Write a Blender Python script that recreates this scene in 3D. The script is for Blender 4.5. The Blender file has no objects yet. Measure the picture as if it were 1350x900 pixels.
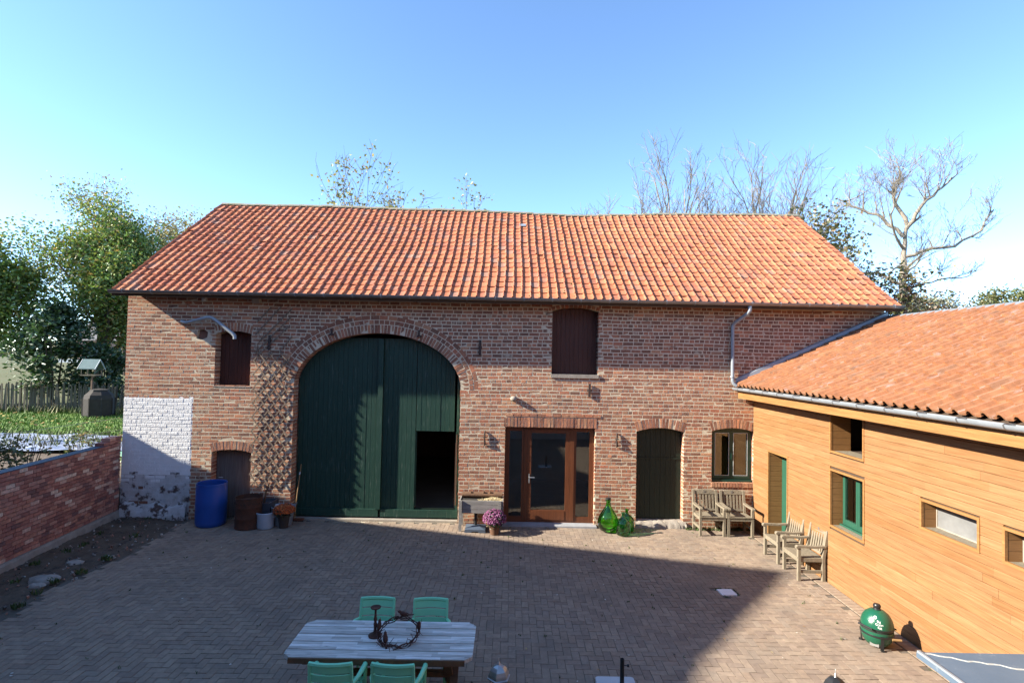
import bpy, math, random
import numpy as np
from mathutils import Matrix, Vector, Euler

S = bpy.context.scene
COL = S.collection
rnd = random.Random(11)
npr = np.random.default_rng(5)
rad = math.radians
PI = math.pi

# ------------------------------------------------------------------ camera
FPX = 715.0                                   # focal length in pixels of a 1350 pixel wide picture
CAM = Vector((0.0, -13.0, 4.0))
cd = bpy.data.cameras.new("camera")
cd.sensor_width = 36.0
cd.lens = 36.0 * FPX / 1350.0
cd.clip_start = 0.05
cd.clip_end = 3000.0
cam = bpy.data.objects.new("camera", cd)
COL.objects.link(cam)
c_r = Vector((0.99978734, -0.00477633, 0.02006131))
c_u = Vector((-0.02019254, -0.0292271, 0.99936882))
c_f = Vector((0.00418698, 0.99956139, 0.02931733))
mw = Matrix.Identity(4)
for i in range(3):
    mw[i][0] = c_r[i]; mw[i][1] = c_u[i]; mw[i][2] = -c_f[i]; mw[i][3] = CAM[i]
cam.matrix_world = mw
S.camera = cam

# ------------------------------------------------------------------ sun, sky, exposure
SUN_DIR = Vector((2.65, 0.50, -1.42)).normalized()          # the way the light travels
sun_el = math.asin(-SUN_DIR.z)
sun_az = math.atan2(-SUN_DIR.x, -SUN_DIR.y)                 # clockwise from +Y
W = bpy.data.worlds.new("World")
S.world = W
W.use_nodes = True
wn = W.node_tree.nodes
sky = wn.new("ShaderNodeTexSky")
sky.sky_type = 'NISHITA'
sky.sun_disc = False
sky.sun_elevation = sun_el
sky.sun_rotation = sun_az
sky.altitude = 4000.0
sky.air_density = 1.0
sky.dust_density = 0.0
sky.ozone_density = 2.5
bg = wn["Background"]
bg.inputs["Strength"].default_value = 0.143
hs = wn.new("ShaderNodeHueSaturation")
hs.inputs["Hue"].default_value = 0.497
hs.inputs["Saturation"].default_value = 1.03
hs.inputs["Value"].default_value = 1.0
W.node_tree.links.new(sky.outputs[0], hs.inputs["Color"])
W.node_tree.links.new(hs.outputs[0], bg.inputs[0])
sl = bpy.data.lights.new("sun", 'SUN')
sl.energy = 4.7
sl.angle = rad(0.7)
sl.color = (1.0, 0.93, 0.80)
sun = bpy.data.objects.new("sun", sl)
COL.objects.link(sun)
sun.rotation_euler = SUN_DIR.to_track_quat('-Z', 'Y').to_euler()
sun.location = (-30, -10, 30)
S.view_settings.view_transform = 'Standard'
S.view_settings.look = 'None'
S.view_settings.gamma = 1.0
S.view_settings.use_curve_mapping = False
S.view_settings.exposure = 1.8
S.render.engine = 'CYCLES'
S.cycles.use_denoising = True
S.cycles.max_bounces = 8
S.cycles.transparent_max_bounces = 16
S.cycles.caustics_reflective = False
S.cycles.caustics_refractive = False

# ------------------------------------------------------------------ materials
def mk(name, c1, c2=None, scale=6.0, rough=0.75, bump=0.0, bscale=60.0, attr=False, stretch=(1, 1, 1), metal=0.0,
       spots=(), spec=0.4, var=0.25, detail=6.0, contrast=(0.3, 0.7)):
    """Procedural material: c1/c2 blended by noise in world space, times the piece colour Col when attr is set;
    spots: (colour, scale, lo, hi[, stretch]) patches of dirt, lime, moss."""
    m = bpy.data.materials.new(name)
    m.use_nodes = True
    nt = m.node_tree; n = nt.nodes; L = nt.links.new
    b = n["Principled BSDF"]
    b.inputs["Roughness"].default_value = rough
    b.inputs["Metallic"].default_value = metal
    b.inputs["Specular IOR Level"].default_value = spec
    geo = n.new("ShaderNodeNewGeometry")

    def vec(st):
        mp = n.new("ShaderNodeMapping")
        mp.inputs["Scale"].default_value = st
        L(geo.outputs["Position"], mp.inputs["Vector"])
        return mp.outputs[0]

    def noise(sc, st, det=detail):
        t = n.new("ShaderNodeTexNoise")
        t.inputs["Scale"].default_value = sc
        t.inputs["Detail"].default_value = det
        t.inputs["Roughness"].default_value = 0.62
        L(vec(st), t.inputs["Vector"])
        return t.outputs["Fac"]

    def ramp(src, lo, hi):
        r = n.new("ShaderNodeMapRange")
        r.inputs["From Min"].default_value = lo
        r.inputs["From Max"].default_value = hi
        L(src, r.inputs["Value"])
        return r.outputs[0]

    def mix(f, a, bb, mode='MIX'):
        x = n.new("ShaderNodeMix"); x.data_type = 'RGBA'; x.blend_type = mode
        if isinstance(f, float): x.inputs[0].default_value = f
        else: L(f, x.inputs[0])
        for s, v in ((6, a), (7, bb)):
            if isinstance(v, tuple): x.inputs[s].default_value = (v[0], v[1], v[2], 1)
            else: L(v, x.inputs[s])
        return x.outputs[2]
    c2 = c2 or c1
    base = mix(ramp(noise(scale, stretch), *contrast), c1, c2)
    if attr:
        a = n.new("ShaderNodeAttribute"); a.attribute_name = "Col"
        v = ramp(noise(scale * 1.7, stretch), 0.3, 0.7)
        shade = mix(v, (1 - var,) * 3, (1 + var,) * 3)
        base = mix(1.0, mix(1.0, a.outputs["Color"], base, 'MULTIPLY'), shade, 'MULTIPLY')
    for sp in spots:
        st = sp[4] if len(sp) > 4 else (1, 1, 1)
        base = mix(ramp(noise(sp[1], st), sp[2], sp[3]), base, sp[0])
    L(base, b.inputs["Base Color"])
    if bump:
        bp = n.new("ShaderNodeBump")
        bp.inputs["Strength"].default_value = min(1.0, bump)
        bp.inputs["Distance"].default_value = 0.01
        L(noise(bscale, stretch, 4.0), bp.inputs["Height"])
        L(bp.outputs[0], b.inputs["Normal"])
    return m

WHITE = (1, 1, 1)
M = {}
M['brick'] = mk("old brick", (0.80, 0.80, 0.80), WHITE, 14, 0.9, 0.35, 55, True,
                spots=(((0.46, 0.38, 0.28), 15, 0.60, 0.74), ((0.05, 0.04, 0.04), 9, 0.68, 0.82), ((0.16, 0.10, 0.075), 0.9, 0.50, 1.0), ((0.42, 0.32, 0.22), 1.7, 0.56, 1.05)))
M['brick_lime'] = mk("lime smeared brick", (0.80, 0.80, 0.80), WHITE, 14, 0.9, 0.35, 55, True,
                     spots=(((0.42, 0.34, 0.25), 9, 0.47, 0.66),))
M['mortar'] = mk("old lime mortar", (0.64, 0.555, 0.41), (0.50, 0.425, 0.31), 9, 0.95, 0.4, 90,
                 spots=(((0.14, 0.11, 0.09), 5, 0.58, 0.72),))
M['whitewash'] = mk("flaking whitewash", (0.80, 0.80, 0.79), (0.70, 0.70, 0.69), 7, 0.85, 0.8, 28,
                    spots=(((0.42, 0.33, 0.27), 16, 0.73, 0.77),))
M['whitewash_low'] = mk("worn whitewash", (0.62, 0.62, 0.62), (0.44, 0.42, 0.40), 6, 0.9, 0.4, 50,
                        spots=(((0.11, 0.075, 0.065), 5.0, 0.53, 0.61), ((0.30, 0.26, 0.20), 2.4, 0.58, 0.72)))
M['gbrick'] = mk("reclaimed brick", (0.82, 0.82, 0.82), WHITE, 12, 0.85, 0.7, 70, True,
                 spots=(((0.42, 0.36, 0.32), 20, 0.66, 0.8),))
M['gmortar'] = mk("garden wall mortar", (0.16, 0.11, 0.10), (0.22, 0.16, 0.13), 12, 0.95, 0.5, 90)
M['concrete'] = mk("rough concrete", (0.34, 0.30, 0.25), (0.22, 0.19, 0.16), 5, 0.9, 0.7, 50)
M['bluestone'] = mk("bluestone sill", (0.33, 0.34, 0.36), (0.26, 0.26, 0.27), 9, 0.6, 0.3, 60)
M['tile'] = mk("old clay tile", (0.86, 0.86, 0.86), WHITE, 9, 0.85, 0.5, 60, True,
               spots=(((0.22, 0.17, 0.15), 6, 0.68, 0.84), ((0.10, 0.11, 0.05), 13, 0.74, 0.80)))
M['tile_new'] = mk("flamed clay tile", (0.9, 0.9, 0.9), WHITE, 5, 0.55, 0.25, 70, True, spec=0.45,
                   spots=(((0.36, 0.25, 0.21), 3.2, 0.58, 0.72, (1, 6, 1)),))
M['ridge_mortar'] = mk("mossy ridge mortar", (0.30, 0.26, 0.20), (0.17, 0.17, 0.10), 7, 0.95, 0.7, 40)
M['zinc_dark'] = mk("weathered zinc", (0.30, 0.29, 0.29), (0.22, 0.22, 0.23), 5, 0.42, 0.1, 30, metal=0.75)
M['zinc'] = mk("grey zinc", (0.33, 0.36, 0.39), (0.26, 0.29, 0.32), 5, 0.42, 0.12, 30, metal=0.35)
M['paver'] = mk("concrete paver", (1.09, 1.03, 0.92), (1.29, 1.22, 1.08), 10, 0.88, 0.3, 90, True, var=0.14,
                spots=(((0.150, 0.120, 0.095), 0.7, 0.50, 0.88), ((0.34, 0.28, 0.22), 1.6, 0.60, 0.95), ((0.10, 0.085, 0.06), 3.5, 0.66, 0.80)))
M['joint'] = mk("sandy joints", (0.14, 0.115, 0.095), (0.085, 0.075, 0.055), 8, 0.95, 0.5, 80,
                spots=(((0.05, 0.08, 0.02), 4, 0.60, 0.72),))
M['soil'] = mk("dirt", (0.075, 0.052, 0.036), (0.13, 0.10, 0.072), 3, 0.95, 1.0, 40,
               spots=(((0.22, 0.19, 0.16), 14, 0.62, 0.75), ((0.045, 0.035, 0.03), 5, 0.55, 0.7)))
M['stone'] = mk("field stone", (0.36, 0.33, 0.29), (0.24, 0.22, 0.19), 7, 0.85, 0.7, 40)
M['clad'] = mk("cedar cladding", (0.74, 0.69, 0.62), (1.14, 1.16, 1.18), 3.2, 0.55, 0.25, 40, True, stretch=(8, .55, 12), var=0.10,
               spots=(((0.26, 0.13, 0.045), 1.6, 0.60, 0.95, (1, 1, 2.5)), ((0.20, 0.115, 0.05), 2.2, 0.60, 1.05, (1, 1.6, .35))))
M['clad_x'] = mk("cedar reveal boards", (0.82, 0.80, 0.76), (1.05, 1.05, 1.05), 3.2, 0.55, 0.25, 40, True, stretch=(1, 8, 22), var=0.14)
M['green'] = mk("old dark green paint", (0.009, 0.036, 0.026), (0.013, 0.047, 0.033), 5, 0.5, 0.3, 30, stretch=(6, 6, 0.6),
                spots=(((0.14, 0.17, 0.14), 3.0, 0.60, 0.72, (22, 22, .9)),))
M['green_dark'] = mk("dark green door paint", (0.006, 0.015, 0.010), (0.008, 0.019, 0.012), 5, 0.5, 0.2, 30, stretch=(6, 6, 0.6),
                     spots=(((0.13, 0.15, 0.12), 4, 0.76, 0.82, (8, 8, 1.5)),))
M['green_new'] = mk("satin green paint", (0.022, 0.088, 0.056), (0.018, 0.075, 0.047), 3, 0.35, 0.05, 30, spec=0.5)
M['green_win'] = mk("dark green window paint", (0.010, 0.050, 0.036), (0.008, 0.040, 0.030), 3, 0.35, 0.05, 30, spec=0.5)
M['hatch'] = mk("dark stained boards", (0.085, 0.026, 0.014), (0.045, 0.015, 0.010), 3, 0.6, 0.4, 40, stretch=(14, 14, 0.7))
M['greyboard'] = mk("weathered grey boards", (0.17, 0.15, 0.135), (0.085, 0.075, 0.07), 3, 0.8, 0.5, 40, stretch=(14, 14, 0.8))
M['brownframe'] = mk("stained hardwood frame", (0.15, 0.050, 0.020), (0.095, 0.032, 0.014), 4, 0.4, 0.2, 40, stretch=(10, 10, 0.8))
M['iron'] = mk("rusty wrought iron", (0.035, 0.026, 0.024), (0.07, 0.040, 0.028), 20, 0.7, 0.4, 60)
M['rust'] = mk("rust", (0.095, 0.036, 0.018), (0.050, 0.022, 0.014), 9, 0.85, 0.6, 60)
M['rustdark'] = mk("dark rust", (0.055, 0.020, 0.015), (0.085, 0.032, 0.020), 15, 0.8, 0.4, 60)
M['teak'] = mk("weathered teak", (0.235, 0.195, 0.14), (0.16, 0.135, 0.095), 4, 0.8, 0.35, 40, stretch=(6, 6, 2.2), attr=False,
               spots=(((0.11, 0.10, 0.065), 6, 0.62, 0.78),))
M['tabletop'] = mk("weathered whitewashed planks", (0.72, 0.68, 0.62), (0.46, 0.43, 0.38), 2.4, 0.75, 0.4, 30, True, stretch=(1.2, 14, 6),
                   spots=(((0.20, 0.18, 0.16), 2.5, 0.62, 0.72, (1.3, 18, 8)),))
M['tablewood'] = mk("brown table wood", (0.17, 0.085, 0.042), (0.11, 0.055, 0.03), 4, 0.6, 0.3, 40, stretch=(6, 6, 2))
M['plasticgreen'] = mk("mint green plastic", (0.25, 0.70, 0.42), (0.225, 0.65, 0.39), 3, 0.42, 0.05, 80, spec=0.5)
M['plasticblue'] = mk("blue plastic", (0.012, 0.075, 0.33), (0.010, 0.060, 0.27), 3, 0.42, 0.05, 60, spec=0.5)
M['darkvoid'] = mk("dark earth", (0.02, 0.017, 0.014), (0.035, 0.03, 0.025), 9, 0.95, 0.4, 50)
M['enamel'] = mk("pale enamel", (0.42, 0.50, 0.58), (0.36, 0.43, 0.50), 5, 0.35, 0.05, 60)
M['slate'] = mk("dark slate planter", (0.045, 0.050, 0.062), (0.06, 0.065, 0.075), 6, 0.6, 0.2, 60)
M['greybase'] = mk("blue grey plastic", (0.075, 0.095, 0.13), (0.06, 0.08, 0.11), 6, 0.55, 0.1, 60)
M['whitestone'] = mk("pale cast stone", (0.52, 0.55, 0.56), (0.46, 0.49, 0.50), 6, 0.5, 0.15, 60)
M['black'] = mk("black steel", (0.015, 0.015, 0.016), (0.02, 0.02, 0.02), 6, 0.35, 0.05, 60)
M['steel'] = mk("brushed steel", (0.55, 0.55, 0.54), (0.42, 0.42, 0.41), 6, 0.36, 0.05, 60, metal=0.75)
M['terracotta'] = mk("brown pot", (0.13, 0.065, 0.035), (0.09, 0.045, 0.028), 6, 0.8, 0.2, 60)
M['plasticpot'] = mk("dark plant pot", (0.05, 0.035, 0.028), (0.04, 0.03, 0.025), 6, 0.7, 0.1, 60)
M['woodpale'] = mk("pale wood handle", (0.30, 0.18, 0.08), (0.24, 0.14, 0.06), 5, 0.6, 0.1, 60)
M['broomred'] = mk("reddish broom wood", (0.16, 0.06, 0.035), (0.12, 0.05, 0.03), 5, 0.7, 0.1, 60)
M['trellis'] = mk("weathered trellis lath", (0.24, 0.18, 0.13), (0.16, 0.115, 0.085), 8, 0.85, 0.3, 60)
M['trough'] = mk("silver grey planks", (0.27, 0.255, 0.235), (0.17, 0.155, 0.14), 3, 0.85, 0.4, 40, stretch=(1.2, 6, 12))
M['log'] = mk("dead wood log", (0.16, 0.085, 0.045), (0.09, 0.05, 0.03), 6, 0.9, 0.6, 40)
M['straw'] = mk("straw", (0.60, 0.50, 0.30), (0.45, 0.36, 0.20), 20, 0.9, 0.5, 60)
M['kamado'] = mk("glazed green ceramic", (0.010, 0.090, 0.050), (0.008, 0.075, 0.040), 3, 0.22, 0.25, 120, spec=0.6)
M['felt'] = mk("dark felt", (0.015, 0.014, 0.014), (0.02, 0.02, 0.02), 6, 0.9)
M['white'] = mk("white print", (0.75, 0.75, 0.74))
M['leadsheet'] = mk("blue grey sheet", (0.075, 0.110, 0.155), (0.10, 0.135, 0.18), 2.5, 0.6, 0.15, 20,
                    spots=(((0.19, 0.22, 0.25), 5, 0.62, 0.72),))
M['seam'] = mk("pale seam paste", (0.40, 0.40, 0.38), (0.30, 0.30, 0.28), 12, 0.8, 0.5, 60)
M['dpc'] = mk("blue black membrane", (0.035, 0.055, 0.10), (0.03, 0.045, 0.075), 6, 0.5)
M['binwood'] = mk("dark brown slats", (0.026, 0.021, 0.018), (0.040, 0.032, 0.027), 6, 0.85, 0.3, 40)
M['bouncebrick'] = mk("pale bounce brick", (0.55, 0.53, 0.50), (0.46, 0.44, 0.41), 4, 0.9, 0.3, 40)  # unseen house wall, its pale tone added to bounce light into the yard
M['capzinc'] = mk("dull zinc cap", (0.17, 0.19, 0.21), (0.14, 0.155, 0.17), 5, 0.6, metal=0.1)
M['floor'] = mk("barn concrete floor", (0.16, 0.15, 0.14), (0.12, 0.11, 0.10), 2, 0.9)
M['plaster'] = mk("pale interior plaster", (0.40, 0.38, 0.35), (0.34, 0.32, 0.30), 2, 0.9)
M['darkboards'] = mk("dark roof boards", (0.07, 0.045, 0.03), (0.05, 0.033, 0.022), 3, 0.9, stretch=(1, 6, 6))
M['housebrick'] = mk("farmhouse brick", (0.24, 0.13, 0.095), (0.17, 0.09, 0.07), 6, 0.9, 0.5, 40)
M['farpink'] = mk("pinkish brick", (0.42, 0.27, 0.22), (0.36, 0.23, 0.19), 3, 0.9)
M['farroof'] = mk("slate roof", (0.11, 0.11, 0.12), (0.15, 0.14, 0.14), 3, 0.8)
M['grass'] = mk("lawn", (0.085, 0.17, 0.022), (0.13, 0.21, 0.035), 0.9, 0.9, 0.8, 30,
                spots=(((0.16, 0.15, 0.05), 1.3, 0.60, 0.75),))
M['field'] = mk("meadow ground", (0.075, 0.095, 0.03), (0.11, 0.10, 0.045), 0.5, 0.95, 0.8, 10)
M['blade'] = mk("grass blades", (0.8, 0.8, 0.8), (1.1, 1.1, 1.1), 3, 0.7, attr=True)
M['bark'] = mk("bark", (0.12, 0.095, 0.075), (0.075, 0.06, 0.048), 8, 0.95, 0.8, 20, stretch=(3, 3, 0.6))
M['bark_pale'] = mk("pale bark", (0.27, 0.225, 0.175), (0.19, 0.16, 0.125), 6, 0.95, 0.6, 20, stretch=(3, 3, 0.6))
M['twig'] = mk("fine twigs", (0.20, 0.145, 0.105), (0.15, 0.105, 0.08), 6, 0.95)
M['fence'] = mk("split chestnut pales", (0.125, 0.105, 0.075), (0.08, 0.068, 0.05), 6, 0.9, 0.4, 30, stretch=(8, 8, 1))
M['tarp_blue'] = mk("pale blue sheet", (0.10, 0.16, 0.30), (0.50, 0.53, 0.60), 1.6, 0.4, 0.4, 6, stretch=(1, 3, 1))
M['orange'] = mk("orange timber", (0.50, 0.22, 0.06), (0.42, 0.18, 0.05), 4, 0.7)
M['feederroof'] = mk("blue green felt roof", (0.07, 0.12, 0.125), (0.10, 0.145, 0.15), 6, 0.85)
M['petal'] = mk("petals", (0.8, 0.8, 0.8), (1.15, 1.15, 1.15), 12, 0.8, attr=True)

def leafmat(name):
    m = bpy.data.materials.new(name); m.use_nodes = True
    nt = m.node_tree; n = nt.nodes; L = nt.links.new
    n.remove(n["Principled BSDF"])
    a = n.new("ShaderNodeAttribute"); a.attribute_name = "Col"
    d = n.new("ShaderNodeBsdfDiffuse"); t = n.new("ShaderNodeBsdfTranslucent"); g = n.new("ShaderNodeBsdfGlossy")
    g.inputs["Roughness"].default_value = 0.45
    g.inputs["Color"].default_value = (0.8, 0.85, 0.8, 1)
    m1 = n.new("ShaderNodeMixShader"); m1.inputs[0].default_value = 0.38
    m2 = n.new("ShaderNodeMixShader"); m2.inputs[0].default_value = 0.07
    L(a.outputs["Color"], d.inputs["Color"]); L(a.outputs["Color"], t.inputs["Color"])
    L(d.outputs[0], m1.inputs[1]); L(t.outputs[0], m1.inputs[2])
    L(m1.outputs[0], m2.inputs[1]); L(g.outputs[0], m2.inputs[2])
    L(m2.outputs[0], n["Material Output"].inputs["Surface"])
    return m
M['leaf'] = leafmat("leaves")

def glassmat(name, tint, refl=1.0, rough=0.0, body=None, bodyf=0.0):
    m = bpy.data.materials.new(name); m.use_nodes = True
    nt = m.node_tree; n = nt.nodes; L = nt.links.new
    n.remove(n["Principled BSDF"])
    tr = n.new("ShaderNodeBsdfTransparent"); tr.inputs["Color"].default_value = (*tint, 1)
    gl = n.new("ShaderNodeBsdfGlossy"); gl.inputs["Roughness"].default_value = rough
    gl.inputs["Color"].default_value = (1, 1, 1, 1)
    lw = n.new("ShaderNodeFresnel"); lw.inputs["IOR"].default_value = 1.5
    ml = n.new("ShaderNodeMath"); ml.operation = 'MULTIPLY'; ml.inputs[1].default_value = refl
    ml.use_clamp = True
    L(lw.outputs[0], ml.inputs[0])
    mx = n.new("ShaderNodeMixShader")
    src = tr.outputs[0]
    if body:
        df = n.new("ShaderNodeBsdfTranslucent"); df.inputs["Color"].default_value = (*body, 1)
        m0 = n.new("ShaderNodeMixShader"); m0.inputs[0].default_value = bodyf
        L(src, m0.inputs[1]); L(df.outputs[0], m0.inputs[2]); src = m0.outputs[0]
    L(ml.outputs[0], mx.inputs[0]); L(src, mx.inputs[1]); L(gl.outputs[0], mx.inputs[2])
    L(mx.outputs[0], n["Material Output"].inputs["Surface"])
    return m
M['glass'] = glassmat("window glass", (0.86, 0.90, 0.88), 1.9)
M['bottle'] = glassmat("green bottle glass", (0.34, 0.72, 0.16), 1.2, 0.02, (0.22, 0.80, 0.05), 0.34)
M['bottle2'] = glassmat("sea green bottle glass", (0.42, 0.70, 0.50), 1.2, 0.02, (0.22, 0.62, 0.32), 0.33)
M['frosted'] = mk("dusty pane", (0.20, 0.20, 0.195), (0.14, 0.14, 0.14), 3, 0.15, spec=0.6)

# ------------------------------------------------------------------ mesh helpers
DEFCOL = {'clad': (.29, .142, .050), 'clad_x': (.24, .118, .042), 'gbrick': (.26, .095, .075), 'brick': (.28, .12, .08),
          'tile': (.32, .12, .06), 'tabletop': (1, 1, 1), 'blade': (.06, .09, .02), 'petal': (.5, .2, .1)}
WL = {}                                        # world position of each object's origin

class MB:
    """Collects shapes in world space (or in the thing's own space) and links them as ONE mesh object."""
    def __init__(self):
        self.v = []; self.f = []; self.c = []; self.hascol = False
    def add(self, verts, faces, col=None):
        k = len(self.v)
        self.v.extend([tuple(p) for p in verts])
        self.f.extend([tuple(i + k for i in fc) for fc in faces])
        if col is not None: self.hascol = True
        self.c.extend([col or (1, 1, 1)] * len(verts))
        return self
    def box(self, c, s, rot=None, col=None, taper=1.0):
        x, y, z = s[0] / 2, s[1] / 2, s[2] / 2
        vs = [(-x, -y, -z), (x, -y, -z), (x, y, -z), (-x, y, -z),
              (-x * taper, -y * taper, z), (x * taper, -y * taper, z), (x * taper, y * taper, z), (-x * taper, y * taper, z)]
        if rot is not None: vs = [rot @ Vector(p) for p in vs]
        vs = [(p[0] + c[0], p[1] + c[1], p[2] + c[2]) for p in vs]
        return self.add(vs, [(0, 3, 2, 1), (4, 5, 6, 7), (0, 1, 5, 4), (1, 2, 6, 5), (2, 3, 7, 6), (3, 0, 4, 7)], col)
    def b(self, x0, x1, y0, y1, z0, z1, col=None):
        return self.box(((x0 + x1) / 2, (y0 + y1) / 2, (z0 + z1) / 2), (x1 - x0, y1 - y0, z1 - z0), None, col)
    def bar(self, p, q, w, h, up=(0, 0, 1), col=None):
        p = Vector(p); q = Vector(q); d = q - p; l = d.length
        z = d.normalized(); u = Vector(up)
        x = z.cross(u)
        if x.length < 1e-4: x = z.cross(Vector((0, 1, 0)))
        x.normalize(); y = z.cross(x)
        R = Matrix((x, y, z)).transposed()
        return self.box((p + q) / 2, (w, h, l), R, col)
    def tube(self, pts, rads, n=8, col=None, caps=True):
        pts = [Vector(p) for p in pts]
        if not hasattr(rads, '__len__'): rads = [rads] * len(pts)
        vs = []; fs = []
        ref = None
        for i, p in enumerate(pts):
            d = (pts[min(i + 1, len(pts) - 1)] - pts[max(i - 1, 0)])
            d = d.normalized() if d.length > 1e-9 else Vector((0, 0, 1))
            if ref is None:
                ref = d.cross(Vector((0, 0, 1)) if abs(d.z) < 0.9 else Vector((1, 0, 0))).normalized()
            else:
                ref = (ref - d * ref.dot(d))
                ref = ref.normalized() if ref.length > 1e-6 else d.orthogonal().normalized()
            w = d.cross(ref)
            for k in range(n):
                a = 2 * PI * k / n
                vs.append(p + (ref * math.cos(a) + w * math.sin(a)) * rads[i])
        for i in range(len(pts) - 1):
            for k in range(n):
                a = i * n + k; b2 = i * n + (k + 1) % n
                fs.append((a, b2, b2 + n, a + n))
        if caps:
            fs.append(tuple(range(n - 1, -1, -1)))
            fs.append(tuple((len(pts) - 1) * n + k for k in range(n)))
        return self.add(vs, fs, col)
    def lathe(self, prof, n=24, o=(0, 0, 0), col=None, squash=(1, 1)):
        vs = []; fs = []
        for r, z in prof:
            for k in range(n):
                a = 2 * PI * k / n
                vs.append((o[0] + r * math.cos(a) * squash[0], o[1] + r * math.sin(a) * squash[1], o[2] + z))
        for i in range(len(prof) - 1):
            for k in range(n):
                a = i * n + k; b2 = i * n + (k + 1) % n
                fs.append((a, b2, b2 + n, a + n))
        if prof[0][0] > 1e-6: fs.append(tuple(range(n - 1, -1, -1)))
        if prof[-1][0] > 1e-6: fs.append(tuple((len(prof) - 1) * n + k for k in range(n)))
        return self.add(vs, fs, col)
    def prism(self, poly, axis, a0, a1, col=None):
        """poly: 2D outline; axis 0: outline in YZ, 1: in XZ, 2: in XY; from a0 to a1 along the axis."""
        def P(u, v, a): return ((a, u, v), (u, a, v), (u, v, a))[axis]
        k = len(poly)
        vs = [P(u, v, a0) for u, v in poly] + [P(u, v, a1) for u, v in poly]
        fs = [tuple(range(k - 1, -1, -1)), tuple(range(k, 2 * k))] + [(i, (i + 1) % k, (i + 1) % k + k, i + k) for i in range(k)]
        return self.add(vs, fs, col)
    def build(self, name, mat, parent=None, smooth=None, kind=None, origin=None):
        V = np.array(self.v, dtype=np.float64).reshape(-1, 3)
        if origin is None:
            lo = V.min(0); hi = V.max(0)
            origin = np.array(((lo[0] + hi[0]) / 2, (lo[1] + hi[1]) / 2, lo[2]))
        origin = np.array(origin, dtype=float)
        me = bpy.data.meshes.new(name)
        me.from_pydata((V - origin).tolist(), [], self.f)
        if not self.hascol and mat in DEFCOL:
            self.c = [DEFCOL[mat]] * len(self.v); self.hascol = True
        if self.hascol:
            at = me.attributes.new("Col", 'FLOAT_COLOR', 'POINT')
            c = np.ones((len(self.c), 4), dtype=np.float32); c[:, :3] = np.array(self.c, dtype=np.float32)
            at.data.foreach_set("color", c.ravel())
        me.materials.append(M[mat] if isinstance(mat, str) else mat)
        if smooth:
            me.polygons.foreach_set("use_smooth", [True] * len(me.polygons))
            me.set_sharp_from_angle(angle=rad(smooth))
        me.update()
        return place(name, me, parent, origin, kind)

def place(name, me, parent, origin, kind=None):
    o = bpy.data.objects.new(name, me); COL.objects.link(o)
    pw = WL.get(parent.name, np.zeros(3)) if parent else np.zeros(3)
    o.location = Vector(np.array(origin) - pw)
    if parent: o.parent = parent
    if kind: o["kind"] = kind
    WL[o.name] = np.array(origin, dtype=float)
    return o

def tag(o, label, cat, group=None):
    o["label"] = label; o["category"] = cat
    if group: o["group"] = group
    return o

def thing(name, label, cat, loc=(0, 0, 0), group=None, rz=0.0):
    o = bpy.data.objects.new(name, None); COL.objects.link(o)
    o.empty_display_size = 0.2
    o.location = loc; o.rotation_euler = (0, 0, rz)
    WL[o.name] = np.array(loc, dtype=float)
    return tag(o, label, cat, group)

def copy_tree(o, parent=None):
    c = o.copy(); COL.objects.link(c)
    if parent: c.parent = parent
    for ch in list(o.children): copy_tree(ch, c)
    return c

def arrays(name, V, Q, colors, mat, parent=None, kind=None, origin=None, smooth=None):
    """Big joined meshes from numpy arrays: V (n,3), Q list of equal-size faces (k,m), colors (n,3) or None."""
    V = np.asarray(V, dtype=np.float64)
    if origin is None:
        lo = V.min(0); hi = V.max(0); origin = np.array(((lo[0] + hi[0]) / 2, (lo[1] + hi[1]) / 2, lo[2]))
    me = bpy.data.meshes.new(name)
    Qs = Q if isinstance(Q, list) else [Q]
    loops = np.concatenate([q.ravel() for q in Qs]).astype(np.int32)
    tot = np.concatenate([np.full(len(q), q.shape[1], dtype=np.int32) for q in Qs])
    st = np.concatenate([[0], np.cumsum(tot)[:-1]]).astype(np.int32)
    me.vertices.add(len(V)); me.vertices.foreach_set("co", (V - origin).astype(np.float32).ravel())
    me.loops.add(len(loops)); me.loops.foreach_set("vertex_index", loops)
    me.polygons.add(len(tot)); me.polygons.foreach_set("loop_start", st); me.polygons.foreach_set("loop_total", tot)
    if colors is not None:
        at = me.attributes.new("Col", 'FLOAT_COLOR', 'POINT')
        c = np.ones((len(V), 4), dtype=np.float32); c[:, :3] = colors
        at.data.foreach_set("color", c.ravel())
    me.materials.append(M[mat] if isinstance(mat, str) else mat)
    me.update(calc_edges=True); me.validate()
    me.polygons.foreach_set("use_smooth", [False] * len(me.polygons))
    if smooth:
        me.polygons.foreach_set("use_smooth", [True] * len(me.polygons)); me.set_sharp_from_angle(angle=rad(smooth))
    return place(name, me, parent, origin, kind)

# ---- pieces: bricks, tiles, pavers, planks. The 300 that show largest become parts, the rest one joined part
def shows(P, area):
    """How large a piece at P shows from the camera's height, for choosing which pieces become objects of their own."""
    d = Vector(P) - CAM
    z = d.dot(c_f)
    if z < 0.5: return 0
    x = FPX * d.dot(c_r) / z; y = FPX * d.dot(c_u) / z
    if abs(x) > 675 or abs(y) > 450: return 0
    return area / (z * z)

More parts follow.
